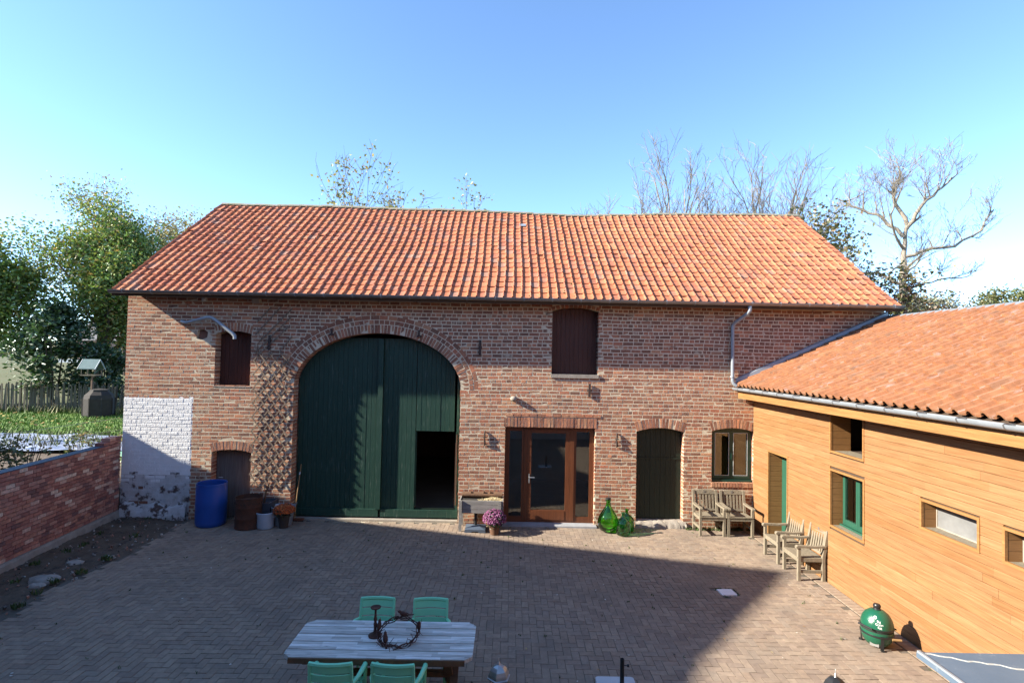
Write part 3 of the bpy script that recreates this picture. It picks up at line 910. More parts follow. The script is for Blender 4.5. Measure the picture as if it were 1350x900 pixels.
# ---- gate: two leaves of vertical boards under the arch
o = OP['gate']
GYF = .27
def gate_top(x):
    xc = (o[0] + o[1]) / 2; a = (o[1] - o[0]) / 2 - .01
    u = max(-1, min(1, (x - xc) / a))
    return min(o[3] + (o[4]) * math.sqrt(max(0, 1 - u * u)) - .02, 4.40)
XM = -3.10
WK = (-2.25, -1.25, .34, 2.16)
gate_label = {0: "left gate leaf", 1: "right gate leaf with open wicket"}
for leaf, (xa, xb) in enumerate(((o[0] + .03, XM - .004), (XM + .05, o[1] - .03))):
    mb = MB(); mb.b(xa, xb, GYF + .035, GYF + .07, .06, .30); mb.b(xa, (xb if leaf == 0 else WK[0]), GYF + .035, GYF + .07, 2.2, 2.36)
    lf = mb.build("gate_leaf", 'green_dark', barn); lf["label"] = gate_label[leaf]
    n = round((xb - xa) / .118)
    for i in range(n):
        p0 = xa + (xb - xa) * i / n + .002; p1 = xa + (xb - xa) * (i + 1) / n - .002
        zt0, zt1 = gate_top(p0), gate_top(p1)
        off = rnd.uniform(-.003, .003)
        zb = .10 + rnd.uniform(-.01, .01)
        xm = (p0 + p1) / 2
        if leaf == 1 and WK[0] < xm < WK[1]: zb = WK[3] + .01
        if leaf == 1 and p0 < WK[0] < p1 or leaf == 1 and p0 < WK[1] < p1:
            zb = .10
            if p0 < WK[0]: p1 = min(p1, WK[0])
            else: p0 = max(p0, WK[1])
        mb = MB()
        mb.prism([(p0, zb), (p1, zb), (p1, gate_top(p1)), ((p0 + p1) / 2, gate_top((p0 + p1) / 2)), (p0, gate_top(p0))], 1, GYF + off, GYF + off + .03)
        mb.build("plank", 'green', lf)
    # bottom rail
    MB().b(xa, xb, GYF - .05, GYF - .004, .10, .275).build("bottom_rail", 'green', lf)
    if leaf == 0:
        MB().b(XM - .07, XM + .045, GYF - .075, GYF - .005, .28, 4.385).build("meeting_post", 'green', lf)
    else:
        MB().b(WK[1] - .01, WK[1] + .02, GYF - .005, GYF + .06, WK[2], WK[3]).build("wicket_post", 'green', lf)
        MB().b(WK[0] - .002, WK[0] + .03, GYF + .031, GYF + .08, WK[2], WK[3]).build("wicket_post", 'green', lf)
        # the wicket stands open into the barn
        mb = MB()
        for i in range(7): mb.b(WK[1] - .03, WK[1] + .0, GYF + .10 + i * .13, GYF + .225 + i * .13, .36, 2.12)
        mb.build("wicket_door", 'broomred', lf)
        mb = MB(); mb.tube([(WK[1] + .015, GYF - .01, .40), (WK[1] + .015, GYF - .01, 2.1)], .012, 6); mb.build("hinge_bar", 'rust', lf)
MB().b(o[0] + .02, o[1] - .02, .10, .50, -.02, .06).build("gate_threshold", 'concrete', barn)

# ---- hatches, doors, windows
def board_panel(name, o, mat, nb, yf, parent, rail=None, zb=None):
    x0, x1, b0, zs, rise, ring, rec, kd = o
    b0 = b0 if zb is None else zb
    xc = (x0 + x1) / 2; a = (x1 - x0) / 2
    mb = MB(); mb.b(x0 + .01, x1 - .01, yf + .03, yf + .05, b0 + .05, zs - .05)
    root = mb.build(name, mat, parent)
    for i in range(nb):
        p0 = x0 + .006 + (x1 - x0 - .012) * i / nb + .002; p1 = x0 + .006 + (x1 - x0 - .012) * (i + 1) / nb - .002
        t = lambda x: zs + rise * (1 - ((x - xc) / a) ** 2) - .004
        off = rnd.uniform(-.003, .003)
        mb = MB(); mb.prism([(p0, b0), (p1, b0), (p1, t(p1)), (p0, t(p0))], 1, yf + off, yf + off + .028)
        mb.build("plank", mat, root)
    if rail:
        for z_ in rail: MB().b(x0 + .01, x1 - .01, yf - .018, yf - .006, z_, z_ + .035).build("rail", mat, root)
    return root
board_panel("loft_hatch", OP['hatch_l'], 'hatch', 8, .24, barn)["label"] = "left loft hatch"
board_panel("loft_hatch", OP['hatch_r'], 'hatch', 10, .20, barn)["label"] = "middle loft hatch"
d_ = board_panel("low_door", OP['low'], 'greyboard', 6, .22, barn, zb=.03)
MB().tube([(-6.93, .20, .98), (-6.93, .17, .98), (-6.83, .17, .98)], .009, 6).build("door_handle", 'steel', d_)
d_ = board_panel("plank_door", OP['door'], 'green_dark', 9, .19, barn, rail=(1.62,), zb=.19)
MB().b(3.16, 3.20, .176, .184, 1.12, 1.24).build("lock_plate", 'iron', d_)

def frame_ring(mb, x0, x1, z0, z1, y0, y1, w, wt=None, wb=None):
    wt = wt or w; wb = wb or w
    mb.b(x0, x0 + w, y0, y1, z0, z1); mb.b(x1 - w, x1, y0, y1, z0, z1)
    mb.b(x0 + w, x1 - w, y0 + .001, y1 - .001, z1 - wt, z1); mb.b(x0 + w, x1 - w, y0 + .001, y1 - .001, z0, z0 + wb)

# glazed brown door with side lights
gx0, gx1, gz0, gz1 = -.055, 2.075, .07, 2.335
mb = MB(); frame_ring(mb, gx0, gx1, gz0, gz1, .12, .20, .045)
mb.b(.40, .47, .11, .20, gz0 + .045, gz1 - .045); mb.b(1.50, 1.60, .11, .20, gz0 + .045, gz1 - .045)
gd = mb.build("glass_door", 'brownframe', barn)
for xa, xb in ((gx0 + .047, .398), (1.602, gx1 - .047)):
    mb = MB(); frame_ring(mb, xa, xb, gz0 + .047, gz1 - .047, .125, .185, .055, .05, .09)
    fr = mb.build("side_light", 'brownframe', gd)
    MB().b(xa + .055, xb - .055, .15, .158, gz0 + .137, gz1 - .097).build("pane", 'glass', fr)
mb = MB(); frame_ring(mb, .473, 1.497, gz0 + .05, gz1 - .05, .115, .185, .10, .09, .24)
lf = mb.build("door_leaf", 'brownframe', gd)
MB().b(.573, 1.397, .15, .158, gz0 + .29, gz1 - .14).build("pane", 'glass', lf)
mb = MB(); mb.b(.515, .545, .104, .114, 1.00, 1.22); mb.tube([(.53, .11, 1.14), (.53, .06, 1.14), (.66, .06, 1.14)], .010, 8)
mb.build("door_handle", 'steel', lf, smooth=40)
MB().b(.58, 1.39, .108, .114, gz0 + .06, gz0 + .27).build("kick_board", 'brownframe', lf)

# green casement window
o = OP['win']
wx0, wx1, wz0, wz1 = o[0] + .005, o[1] - .005, o[2] + .005, o[3] + .08
mb = MB(); frame_ring(mb, wx0, wx1, wz0, wz1, .12, .19, .05, .06, .07); mb.b(wx0 - .0, wx1, .05, .12, wz0, wz0 + .045)
wn_ = mb.build("casement_window", 'green_win', barn)
xm = (wx0 + wx1) / 2
for xa, xb in ((wx0 + .052, xm - .002), (xm + .002, wx1 - .052)):
    mb = MB(); frame_ring(mb, xa, xb, wz0 + .072, wz1 - .062, .105, .165, .05, .05, .065)
    sh = mb.build("sash", 'green_win', wn_)
    MB().b(xa + .05, xb - .05, .13, .138, wz0 + .137, wz1 - .112).build("pane", 'glass', sh)
    mb = MB(); frame_ring(mb, xa + .049, xb - .049, wz0 + .136, wz1 - .111, .100, .106, .010)
    mb.build("glazing_bead", 'whitestone', sh)
MB().b(xm - .012, xm + .012, .08, .104, 1.66, 1.80).build("handle", 'green_win', wn_)

# wall irons, vent, lamp, sensor, old bent pipe
for x_, z0_, z1_ in ((-.705, 4.04, 4.40), (1.93, 3.09, 3.40), (-5.735, 4.06, 4.41)):
    mb = MB(); mb.box((x_, -.03, (z0_ + z1_) / 2), (.055, .03, z1_ - z0_), Matrix.Rotation(.02, 3, 'Y')); mb.b(x_ - .04, x_ + .04, -.016, .02, (z0_ + z1_) / 2 - .03, (z0_ + z1_) / 2 + .03)
    mb.build("wall_anchor", 'iron', barn)
for x_, z_ in ((-.55, 2.07), (2.6, 2.08)):
    mb = MB(); mb.tube([(x_, -.02, z_ + .17), (x_, -.045, z_ + .10), (x_ - .006, -.035, z_), (x_ + .004, -.05, z_ - .1), (x_, -.02, z_ - .17)], [.016, .024, .018, .026, .014], 6)
    mb.tube([(x_ - .05, -.03, z_ + .02), (x_ + .05, -.03, z_ + .02)], .012, 5)
    mb.tube([(x_ + .02, -.03, z_ - .14), (x_ + .06, -.05, z_ - .15)], .012, 5)
    mb.build("wall_anchor", 'iron', barn, smooth=60)
for x_ in (-4.26, -2.17):
    mb = MB(); mb.b(x_ - .02, x_ + .02, -.05, .0, 4.46, 4.60); mb.b(x_ - .05, x_ + .05, -.055, -.0, 4.44, 4.48)
    mb.build("wall_anchor", 'iron', barn)
mb = MB(); mb.lathe([(.0, .0), (.05, .006), (.075, .03), (.08, .06), (.07, .09), (.04, .115), (0, .12)], 16, (.12, -.03, 2.96))
mb.build("vent_cap", 'concrete', barn, smooth=60)
mb = MB(); mb.box((-7.28, -.10, 5.28), (.07, .11, .08)); mb.lathe([(.045, -.05), (.05, -.02), (.045, .0)], 12, (-7.28, -.12, 5.24))
mb.build("motion_sensor", 'whitestone', barn, smooth=40)
mb = MB(); mb.box((-6.04, -.10, 5.24), (.18, .12, .12), Matrix.Rotation(rad(25), 3, 'X')); mb.box((-6.04, -.02, 5.24), (.05, .08, .05))
mb.build("flood_lamp", 'concrete', barn)
mb = MB()
mb.tube([(-7.80, .10, 4.64), (-7.80, -.10, 4.70), (-7.74, -.17, 4.69), (-7.62, -.20, 4.66), (-7.14, -.24, 4.79), (-7.03, -.25, 4.80), (-6.94, -.25, 4.75), (-6.52, -.25, 4.44), (-6.46, -.25, 4.38), (-6.45, -.25, 4.30)], .042, 10)
mb.build("bent_pipe", 'zinc', barn, smooth=50)
MB().b(-7.62, -7.12, .10, .12, 4.2, 4.6).build("knocked_out_hole", 'housebrick', barn)

# ==================================================================== THE TIMBER-CLAD BUILDING ON THE RIGHT
XW = 5.86                      # its courtyard face
WZ, WY0, WY1 = 3.16, -11.6, -0.02
ann = thing("timber_annex", "low annex clad in honey coloured cedar boards under a new clay tile roof", "building", (XW, -5.5, 0))
# name: y0, y1, z0, z1, depth of the reveal
AO = dict(door=(-1.62, -.78, .03, 2.02, .34), loft=(-4.05, -3.13, 2.42, 3.155, .34), win=(-4.06, -3.13, 1.09, 2.09, .30),
          slot=(-6.24, -5.30, 1.72, 2.11, .24), slot2=(-7.52, -6.59, 1.72, 2.11, .24), slot3=(-8.82, -7.88, 1.72, 2.11, .24))
holes = [[(a[0] - .02, a[2] - .02), (a[1] + .02, a[2] - .02), (a[1] + .02, a[3] + .02), (a[0] - .02, a[3] + .02)] for a in AO.values()]
shell = slab_with_holes("annex_wall", [(WY0, -.3), (WY1, -.3), (WY1, 3.40), (WY0, 3.40)], holes, XW + .026, XW + .22, 'darkboards', ann,
                        to3=lambda u, v, w: (w, u, v))
mb = MB()
mb.b(XW + .22, 12.3, WY0, WY0 + .2, -.3, 3.4); mb.b(12.1, 12.3, WY0 + .2, WY1, -.3, 3.4); mb.b(XW + .22, 12.1, WY0 + .2, WY1, -.3, .0)
mb.prism([(XW + .2, 3.4), (12.3, 3.4), (9.08, 4.95)], 1, WY0, WY0 + .15)
mb.build("rear_walls", 'housebrick', ann)
mb = MB(); mb.b(XW + .8, XW + .85, WY0 + .2, -4.6, 0, 3.2); mb.b(XW + .22, 8.2, -4.65, -4.6, 0, 3.2); mb.b(8.2, 8.3, -4.65, WY1, 0, 3.2)
mb.build("inner_walls", 'plaster', ann)

# cladding boards, every one its own
CPAL = [(0.258, 0.131, 0.054), (0.272, 0.140, 0.061), (0.249, 0.124, 0.051), (0.278, 0.150, 0.067), (0.241, 0.116, 0.045), (0.267, 0.138, 0.058), (0.253, 0.129, 0.056)]
ub = brick_tmpl(rnd, .012, .0)
def unit(bev):
    # unit board: face at x = -0.5, small worn edges along its length
    v = [(-.5, -.5, -.5 + bev), (-.5, .5, -.5 + bev), (-.5, .5, .5 - bev), (-.5, -.5, .5 - bev),
         (-.30, -.5, -.5), (-.30, .5, -.5), (-.30, .5, .5), (-.30, -.5, .5), (.5, -.5, -.5), (.5, .5, -.5), (.5, .5, .5), (.5, -.5, .5)]
    f = [(3, 2, 1, 0)]
    for a in range(4):
        b2 = (a + 1) % 4
        f.append((4 + a, a, b2, 4 + b2)); f.append((8 + a, 4 + a, 4 + b2, 8 + b2))
    return (v, f)
TU = [unit(.05)]
BH = .1105
citems = []
nrow = int(round((WZ - .02) / BH))
NX = Vector((-1, 0, 0))
for k in range(nrow):
    z0 = .02 + k * (WZ - .02) / nrow; z1 = .02 + (k + 1) * (WZ - .02) / nrow - .003
    zm = (z0 + z1) / 2
    iv = [(WY0, WY1)]
    for a in AO.values():
        if z1 > a[2] + .02 and z0 < a[3] - .02 or (a[2] < zm < a[3]):
            nv = []
            for p, q in iv:
                if a[1] + .015 <= p or a[0] - .015 >= q: nv.append((p, q)); continue
                if a[0] - .015 - p > .02: nv.append((p, a[0] - .015))
                if q - a[1] - .015 > .02: nv.append((a[1] + .015, q))
            iv = nv
    for p, q in iv:
        y = q
        while y > p + .02:
            ln = rnd.choice((1.2, 1.6, 2.0, 2.4, 2.9)) + rnd.uniform(-.2, .2)
            e = max(p, y - ln)
            if e - p < .35: e = p
            off = rnd.uniform(-.0012, .0012)
            citems.append((TRS((XW + .013 + off, (y + e) / 2, zm), (.026, y - e - .002, z1 - z0)), 0, rnd.randrange(7), (y - e) * BH, NX))
            y = e
pieces("plank", "plank_rest", shell, TU, citems, CPAL, 'clad', 300)

def surround(name, a, mat_in, sill=True):
    """Timber lining and architrave of an opening; returns the part."""
    y0, y1, z0, z1, dp = a
    w = .035
    mb = MB()
    mb.b(XW - .012, XW + .024, y0 - .02, y0 + w - .02, z0 - .02, z1 + .02); mb.b(XW - .012, XW + .024, y1 + .02 - w, y1 + .02, z0 - .02, z1 + .02)
    mb.b(XW - .011, XW + .024, y0 + w - .02, y1 + .02 - w, z1 + .02 - w, z1 + .02)
    if z0 > .2: mb.b(XW - .013, XW + .024, y0 + w - .02, y1 + .02 - w, z0 - .02, z0 + w - .02)
    fr = mb.build(name, 'clad', ann)
    n = max(2, int((z1 - z0) / .11))
    for s, yy in ((0, y0 - .008), (1, y1 - .012)):
        for i in range(n):
            za = z0 + (z1 - z0) * i / n; zb = z0 + (z1 - z0) * (i + 1) / n - .004
            MB().b(XW + .026, XW + dp + .02, yy, yy + .02, za, zb).build("reveal_board", 'clad_x', fr)
    MB().b(XW + .026, XW + dp + .02, y0 + .013, y1 - .013, z1 - .008, z1 + .012).build("head_board", 'clad_x', fr)
    if z0 > .2: MB().b(XW + .026, XW + dp + .02, y0 + .013, y1 - .013, z0 - .012, z0 + .008).build("sill_board", 'teak', fr)
    return fr
def frame_yz(mb, y0, y1, z0, z1, x0, x1, w, wb=None, wt=None):
    wb = wb or w; wt = wt or w
    mb.b(x0, x1, y0, y0 + w, z0, z1); mb.b(x0, x1, y1 - w, y1, z0, z1)
    mb.b(x0 + .001, x1 - .001, y0 + w, y1 - w, z0, z0 + wb); mb.b(x0 + .001, x1 - .001, y0 + w, y1 - w, z1 - wt, z1)
# door
a = AO['door']; fr = surround("door_surround", a, 'clad')
dr = MB().b(XW + .30, XW + .345, a[0] + .015, a[1] - .015, .04, a[3] - .01).build("annex_door", 'green_new', ann)
MB().tube([(XW + .30, a[0] + .10, 1.02), (XW + .25, a[0] + .10, 1.02), (XW + .25, a[0] + .22, 1.02)], .009, 6).build("door_handle", 'steel', dr)
# loft opening: a dark hole half closed by a board
a = AO['loft']; fr = surround("loft_opening", a, 'clad')
mb = MB(); mb.b(XW + .36, XW + 1.0, a[0] - .3, a[1] + .3, a[2] - .03, a[2]); mb.build("loft_floor", 'darkboards', ann)
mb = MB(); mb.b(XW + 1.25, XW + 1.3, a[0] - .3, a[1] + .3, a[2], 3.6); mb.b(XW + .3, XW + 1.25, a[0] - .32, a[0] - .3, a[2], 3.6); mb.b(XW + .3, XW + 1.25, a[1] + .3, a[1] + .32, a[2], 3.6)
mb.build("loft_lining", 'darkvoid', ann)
# casement
a = AO['win']; fr = surround("window_surround", a, 'clad')
mb = MB(); frame_yz(mb, a[0] + .015, a[1] - .015, a[2] + .01, a[3] - .01, XW + .22, XW + .29, .045, .06); mb.b(XW + .16, XW + .22, a[0] + .015, a[1] - .015, a[2] + .01, a[2] + .04)
w_ = mb.build("annex_window", 'green_new', ann)
ym = (a[0] + a[1]) / 2
for p, q in ((a[0] + .062, ym - .002), (ym + .002, a[1] - .062)):
    mb = MB(); frame_yz(mb, p, q, a[2] + .072, a[3] - .057, XW + .20, XW + .262, .05, .065)
    sh = mb.build("sash", 'green_new', w_)
    MB().b(XW + .225, XW + .231, p + .05, q - .05, a[2] + .137, a[3] - .107).build("pane", 'glass', sh)
mb = MB(); mb.b(XW + .33, XW + .34, a[0], a[1], a[2], a[3]); 
mb.build("window_blind", 'darkboards', ann)
for k in ('slot', 'slot2', 'slot3'):
    a = AO[k]; fr = surround("slot_window", a, 'clad')
    mb = MB(); frame_yz(mb, a[0] + .015, a[1] - .015, a[2] + .01, a[3] - .01, XW + .20, XW + .23, .018)
    mb.build("slot_frame", 'concrete', fr)
    MB().b(XW + .212, XW + .218, a[0] + .033, a[1] - .033, a[2] + .028, a[3] - .028).build("pane", 'frosted', fr)

# roof
AX0, AZ0, AX1, AZ1 = 5.46, 3.43, 9.10, 5.12
AP = math.atan2(AZ1 - AZ0, AX1 - AX0); AL = math.hypot(AX1 - AX0, AZ1 - AZ0)
mb = MB()
mb.prism([(AX0 + .02, AZ0 - .03), (AX1, AZ1 - .03), (12.9, 3.35), (12.9, 3.25), (AX1, AZ1 - .16), (AX0 + .04, AZ0 - .14)], 1, WY0 - .2, -.012)
aroof = mb.build("annex_roof", 'darkboards', ann)
ATW = .2045
AP_ = [(-.004, .006), (.008, .036), (.032, .060), (.060, .056), (.082, .022), (.098, .004), (.150, -.004), (.190, .000), (.209, .010)]
AT = []
for q in range(6):          # grey flame plus sky sheen tinted onto the flats, highlight tinted along the rolls
    tv, tf = tile_tmpl(rnd, AP_, .030, .034)
    g_ = (.1, .4, .7, 1.0, .2, .6)[q]
    tint = []
    for v in tv:
        f_ = max(0, 1 - abs(v[0] - .135) / .05) * g_ * (.55 + .45 * v[1])
        rl = max(0, 1 - abs(v[0] - .045) / .04) * .16
        tint.append((1 - .42 * f_ + rl, 1 - .12 * f_ + rl, 1 + .25 * f_ + rl))
    AT.append((tv, tf, tint))
ATP = [(0.281, 0.117, 0.052), (0.289, 0.124, 0.055), (0.274, 0.112, 0.049), (0.294, 0.130, 0.061), (0.269, 0.115, 0.052), (0.247, 0.119, 0.062), (0.301, 0.146, 0.070)]
nc = int((-.03 - (WY0 - .15)) / ATW); nr = 12
aitems = []
for i in range(nc):
    y = -.03 - i * ATW
    for j in range(nr):
        ex = AL / nr
        s = j * ex - .03
        x = AX0 + math.cos(AP) * s; z = AZ0 + math.sin(AP) * s
        # local x of the tile runs toward -Y, local y up the slope (+X)
        R0 = Matrix(((0, math.cos(AP), -math.sin(AP)), (-1, 0, 0), (0, math.sin(AP), math.cos(AP)))).copy()
        R0 = R0 @ Matrix.Rotation(rnd.gauss(0, .004), 3, 'Z') @ Matrix.Rotation(rnd.gauss(0, .003), 3, 'X')
        aitems.append((TRS((x, y + rnd.gauss(0, .0015), z), (1, ex + .055, 1), R0), rnd.randrange(6), rnd.choices(range(7), (10, 9, 8, 7, 6, 2.4, 1.6))[0], .06, None))
pieces("roof_tile", "roof_tile_courses", aroof, AT, aitems, ATP, 'tile_new', 300, smooth=40)
# ridge capping of zinc, flashing against the barn
mb = MB(); mb.prism([(AX1 - .10, AZ1 + .0), (AX1 - .04, AZ1 + .06), (AX1 + .06, AZ1 + .055), (AX1 + .12, AZ1 - .03)], 1, WY0 - .2, -.012)
mb.build("ridge_cap", 'capzinc', aroof)
mb = MB()
n_ = 3
for i in range(n_):
    t0, t1 = i / n_, (i + 1) / n_
    dz0, dz1 = (AZ1 - AZ0) * t0, (AZ1 - AZ0) * t1
    xa, xb = AX0 - .05 + (AX1 - AX0 + .02) * t0, AX0 - .05 + (AX1 - AX0 + .02) * t1
    e = .004 * i
    mb = MB()
    mb.add([(xa, -.045 - e, AZ0 + dz0 + .03), (xb, -.045 - e, AZ0 + dz1 + .03), (xb, -.035 - e, AZ0 + dz1 + .145), (xa, -.035 - e, AZ0 + dz0 + .145),
            (xb, -.008, AZ0 + dz1 + .165), (xa, -.008, AZ0 + dz0 + .165)], [(0, 1, 2, 3), (3, 2, 4, 5)])
    mb.build("flashing_strip", 'zinc', ann)
# gutter, fascia, soffit
ag = gutter(WY0 - .2, -.03, 5.40, 3.385, .068, "annex_gutter", 'zinc', ann, axis='y')
yy = -.35
while yy > WY0:
    mb = MB()
    sec = [(math.cos(PI + PI * t / 8) * .073, math.sin(PI + PI * t / 8) * .073) for t in range(9)]
    mb.prism([(5.40 + p[0], 3.385 + p[1]) for p in sec], 1, yy, yy + .018)
    mb.tube([(5.335, yy + .01, 3.39), (5.465, yy + .01, 3.395)], .006, 5)
    mb.build("gutter_bracket", 'zinc_dark', ag, smooth=40)
    yy -= .62
MB().prism([(5.40 + math.cos(PI + PI * t / 8) * .066, 3.385 + math.sin(PI + PI * t / 8) * .066) for t in range(9)], 1, -.032, -.026).build("gutter_end", 'zinc', ag)
MB().b(5.48, 5.51, WY0 - .2, -.04, 3.14, 3.30).build("fascia_board", 'clad', ann)
MB().b(5.51, XW + .03, WY0 - .2, -.04, 3.165, 3.185).build("soffit", 'clad', ann)

# ==================================================================== GARDEN WALL ON THE LEFT, SOIL STRIP
A = Vector((-9.17, -.02, 0)); Bv = Vector((-8.30, -7.80, 0))
dW = (Bv - A); LW = dW.length; dW.normalize()
nW = Vector((-dW.y, dW.x, 0));  nW = nW if nW.x > 0 else -nW
gw = thing("garden_wall", "low reclaimed brick garden wall running from the barn corner towards the viewer", "wall", (A + Bv) / 2)
GH0, GH1 = .22, 1.80
RW = Matrix((dW, nW, Vector((0, 0, 1)))).transposed()
def gpt(s, d, z): p = A + dW * s + nW * d; return (p.x, p.y, z)
core = MB()
core.box(gpt(LW / 2, -.115, (GH0 + GH1) / 2 - .006), (LW, .17, GH1 - GH0 - .012), RW)
gcore = core.build("wall_core", 'gmortar', gw)
GPAL = [(0.385, 0.156, 0.114), (0.459, 0.194, 0.138), (0.340, 0.138, 0.105), (0.525, 0.264, 0.193), (0.628, 0.392, 0.293), (0.226, 0.111, 0.095), (0.701, 0.510, 0.383), (0.434, 0.209, 0.157), (0.489, 0.221, 0.149), (0.297, 0.125, 0.098)]
GW_ = [12, 12, 10, 8, 6, 5, 4, 8, 8, 7]
gi = []
nk = 21; gh = (GH1 - GH0) / nk
for k in range(nk):
    s = -.03 if k % 2 == 0 else -.135
    while s < LW:
        ln = rnd.gauss(.207, .006)
        a = max(0, s); e = min(LW, s + ln)
        if e - a > .04:
            p = gpt((a + e) / 2, -.05 + rnd.uniform(-.003, .004), GH0 + (k + .5) * gh)
            # template faces -y: turn it to face nW
            R_ = Matrix((-dW, -nW, Vector((0, 0, 1)))).transposed() @ Matrix.Rotation(rnd.gauss(0, .006), 3, 'Y')
            gi.append((TRS(p, (e - a - .009, .10, gh - .010), R_), rnd.randrange(5), rnd.choices(range(10), GW_)[0], ln * gh, nW))
        s += ln
pieces("brick", "brick_courses", gcore, TB, gi, GPAL, 'gbrick', 300)
# rear face
mb = MB(); mb.box(gpt(LW / 2, -.215, (GH0 + GH1) / 2), (LW, .03, GH1 - GH0), RW); mb.build("rear_face", 'gbrick', gw)
mb = MB(); mb.box(gpt(LW / 2 + .25, -.11, GH1 + .006), (LW - .5, .215, .012), RW); mb.build("damp_membrane", 'dpc', gw)
for i in range(3):
    for k in range(2 - (i > 1)):
        MB().box(gpt(.10 + i * .215, -.105, GH1 + .045 + k * .074), (.205, .20, .064), RW, col=GPAL[(i + k * 2) % 5]).build("coping_brick", 'gbrick', gw)
mb = MB()
N = 40; vs = []; fs = []
for i in range(N + 1):
    s = LW * i / N
    for d, z in ((-.22, GH0), (.035, GH0 + .0), (.06, GH0 - .04), (.085, .0), (.09, -.1)):
        p = gpt(s, d + rnd.uniform(-.012, .012) * (d > 0), z + rnd.uniform(-.01, .01) * (d > .04)); vs.append(p)
for i in range(N):
    for j in range(4): fs.append((i * 5 + j, i * 5 + j + 5, i * 5 + j + 6, i * 5 + j + 1))
mb.add(vs, fs).build("concrete_footing", 'concrete', gw)

# soil strip
SX = -7.36
mb = MB(); vs = []; fs = []
nxs, nys = 46, 150
for j in range(nys + 1):
    y = -8.2 + 8.3 * j / nys
    for i in range(nxs + 1):
        t = i / nxs
        xl = -9.12 + (-y) * .112
        edge = SX + .06 * math.sin(y * 2.1) + .05 * math.sin(y * 5.3 + 1)
        x = xl + (edge + .10 - xl) * t
        h = .07 * (1 - t) ** 1.2 + .022 * math.sin(x * 5 + y * 3) * math.sin(y * 4 - x) + rnd.uniform(-.014, .018)
        if t > .88: h = min(h, .03) - (t - .88) * .55
        vs.append((x, y, h + .012))
for j in range(nys):
    for i in range(nxs):
        a = j * (nxs + 1) + i; fs.append((a, a + 1, a + nxs + 2, a + nxs + 1))
mb.add(vs, fs); struct(mb.build("soil_bed", 'soil', smooth=180))
def rock(r, o, s, seed):
    q = random.Random(seed); mb = MB()
    n1, n2 = 7, 9; vs = []; fs = []
    for i in range(n1 + 1):
        th = PI * i / n1
        for k in range(n2):
            ph = 2 * PI * k / n2
            rr = r * (1 + q.uniform(-.17, .17))
            vs.append((o[0] + s[0] * rr * math.sin(th) * math.cos(ph), o[1] + s[1] * rr * math.sin(th) * math.sin(ph), o[2] + s[2] * rr * math.cos(th)))
    for i in range(n1):
        for k in range(n2):
            a = i * n2 + k; b2 = i * n2 + (k + 1) % n2
            fs.append((a, b2, b2 + n2, a + n2))
    mb.add(vs, fs); return mb
for nm, px, py, r, s, lab in (("rock", -7.85, -3.62, .21, (1.15, .8, .42), "largest pale flat rock lying on the soil beside a weed tuft"),
                              ("rock", -7.76, -3.86, .12, (1.1, .7, .5), "pale rock in front of the largest flat rock on the soil"),
                              ("rock", -7.95, -2.85, .13, (1.2, .9, .45), "pale rock alone in the middle of the soil strip"),
                              ("rock", -7.52, -2.55, .09, (1.2, .9, .5), "small pale rock near the paving edge further up the soil strip")):
    tag(rock(r, (px, py, .05), s, int(px * 100 + py * 37)).build(nm, 'stone', smooth=40), lab, "rock", "rocks on the soil strip")
# rubble and crumbs, weeds on the strip
mb = MB()
for q in range(300):
    y = -6.2 + 6.1 * rnd.random(); xl = -9.1 - y * .112
    x = xl + rnd.random() * (SX - xl - .02); r = rnd.uniform(.006, .026)
    c = rnd.choice(((.24, .21, .18), (.12, .10, .085), (.3, .16, .11), (.38, .35, .31), (.07, .06, .05)))
    mb.box((x, y, .045 + .045 * (SX - x) / 1.8), (r * 2, r * 1.5, r * 1.3), Euler((rnd.random() * 3, rnd.random() * 3, rnd.random() * 3)).to_matrix(), c)
o_ = mb.build("rubble", 'blade', kind='stuff'); tag(o_, "crumbs of rubble scattered over the dark soil strip", "rubble")
def tuft_mesh(mb, c, r, h, n, cols, w=.012):
    for q in range(n):
        a = rnd.random() * 2 * PI; d = r * math.sqrt(rnd.random())
        x, y = c[0] + math.cos(a) * d, c[1] + math.sin(a) * d
        hh = h * rnd.uniform(.5, 1.1); lean = rnd.uniform(.1, .7) * hh
        ta = rnd.random() * 2 * PI; b_ = rnd.random() * PI
        ux, uy = math.cos(b_) * w, math.sin(b_) * w
        mx, my = x + math.cos(ta) * lean * .4, y + math.sin(ta) * lean * .4
        mb.add([(x - ux, y - uy, c[2]), (x + ux, y + uy, c[2]), (mx + ux, my + uy, c[2] + hh * .6), (mx - ux, my - uy, c[2] + hh * .6),
                (x + math.cos(ta) * lean, y + math.sin(ta) * lean, c[2] + hh)], [(0, 1, 2, 3), (3, 2, 4)], rnd.choice(cols))
mb = MB()
WC = ((.05, .09, .02), (.07, .11, .03), (.04, .065, .02), (.10, .10, .03))
for q in range(12):
    y = -6 + 5.8 * rnd.random(); xl = -9.0 - y * .112
    tuft_mesh(mb, (xl + rnd.random() * (SX - xl), y, .04), .07, .10, 14, WC)
for c in ((-7.62, -3.70), (-7.5, -2.62), (-8.55, -3.0), (-7.40, -4.6), (-7.46, -3.3)): tuft_mesh(mb, (*c, .05), .09, .09, 34, WC)
o_ = mb.build("weeds", 'blade', kind='stuff'); tag(o_, "small green weeds sprouting on the soil strip", "weeds")

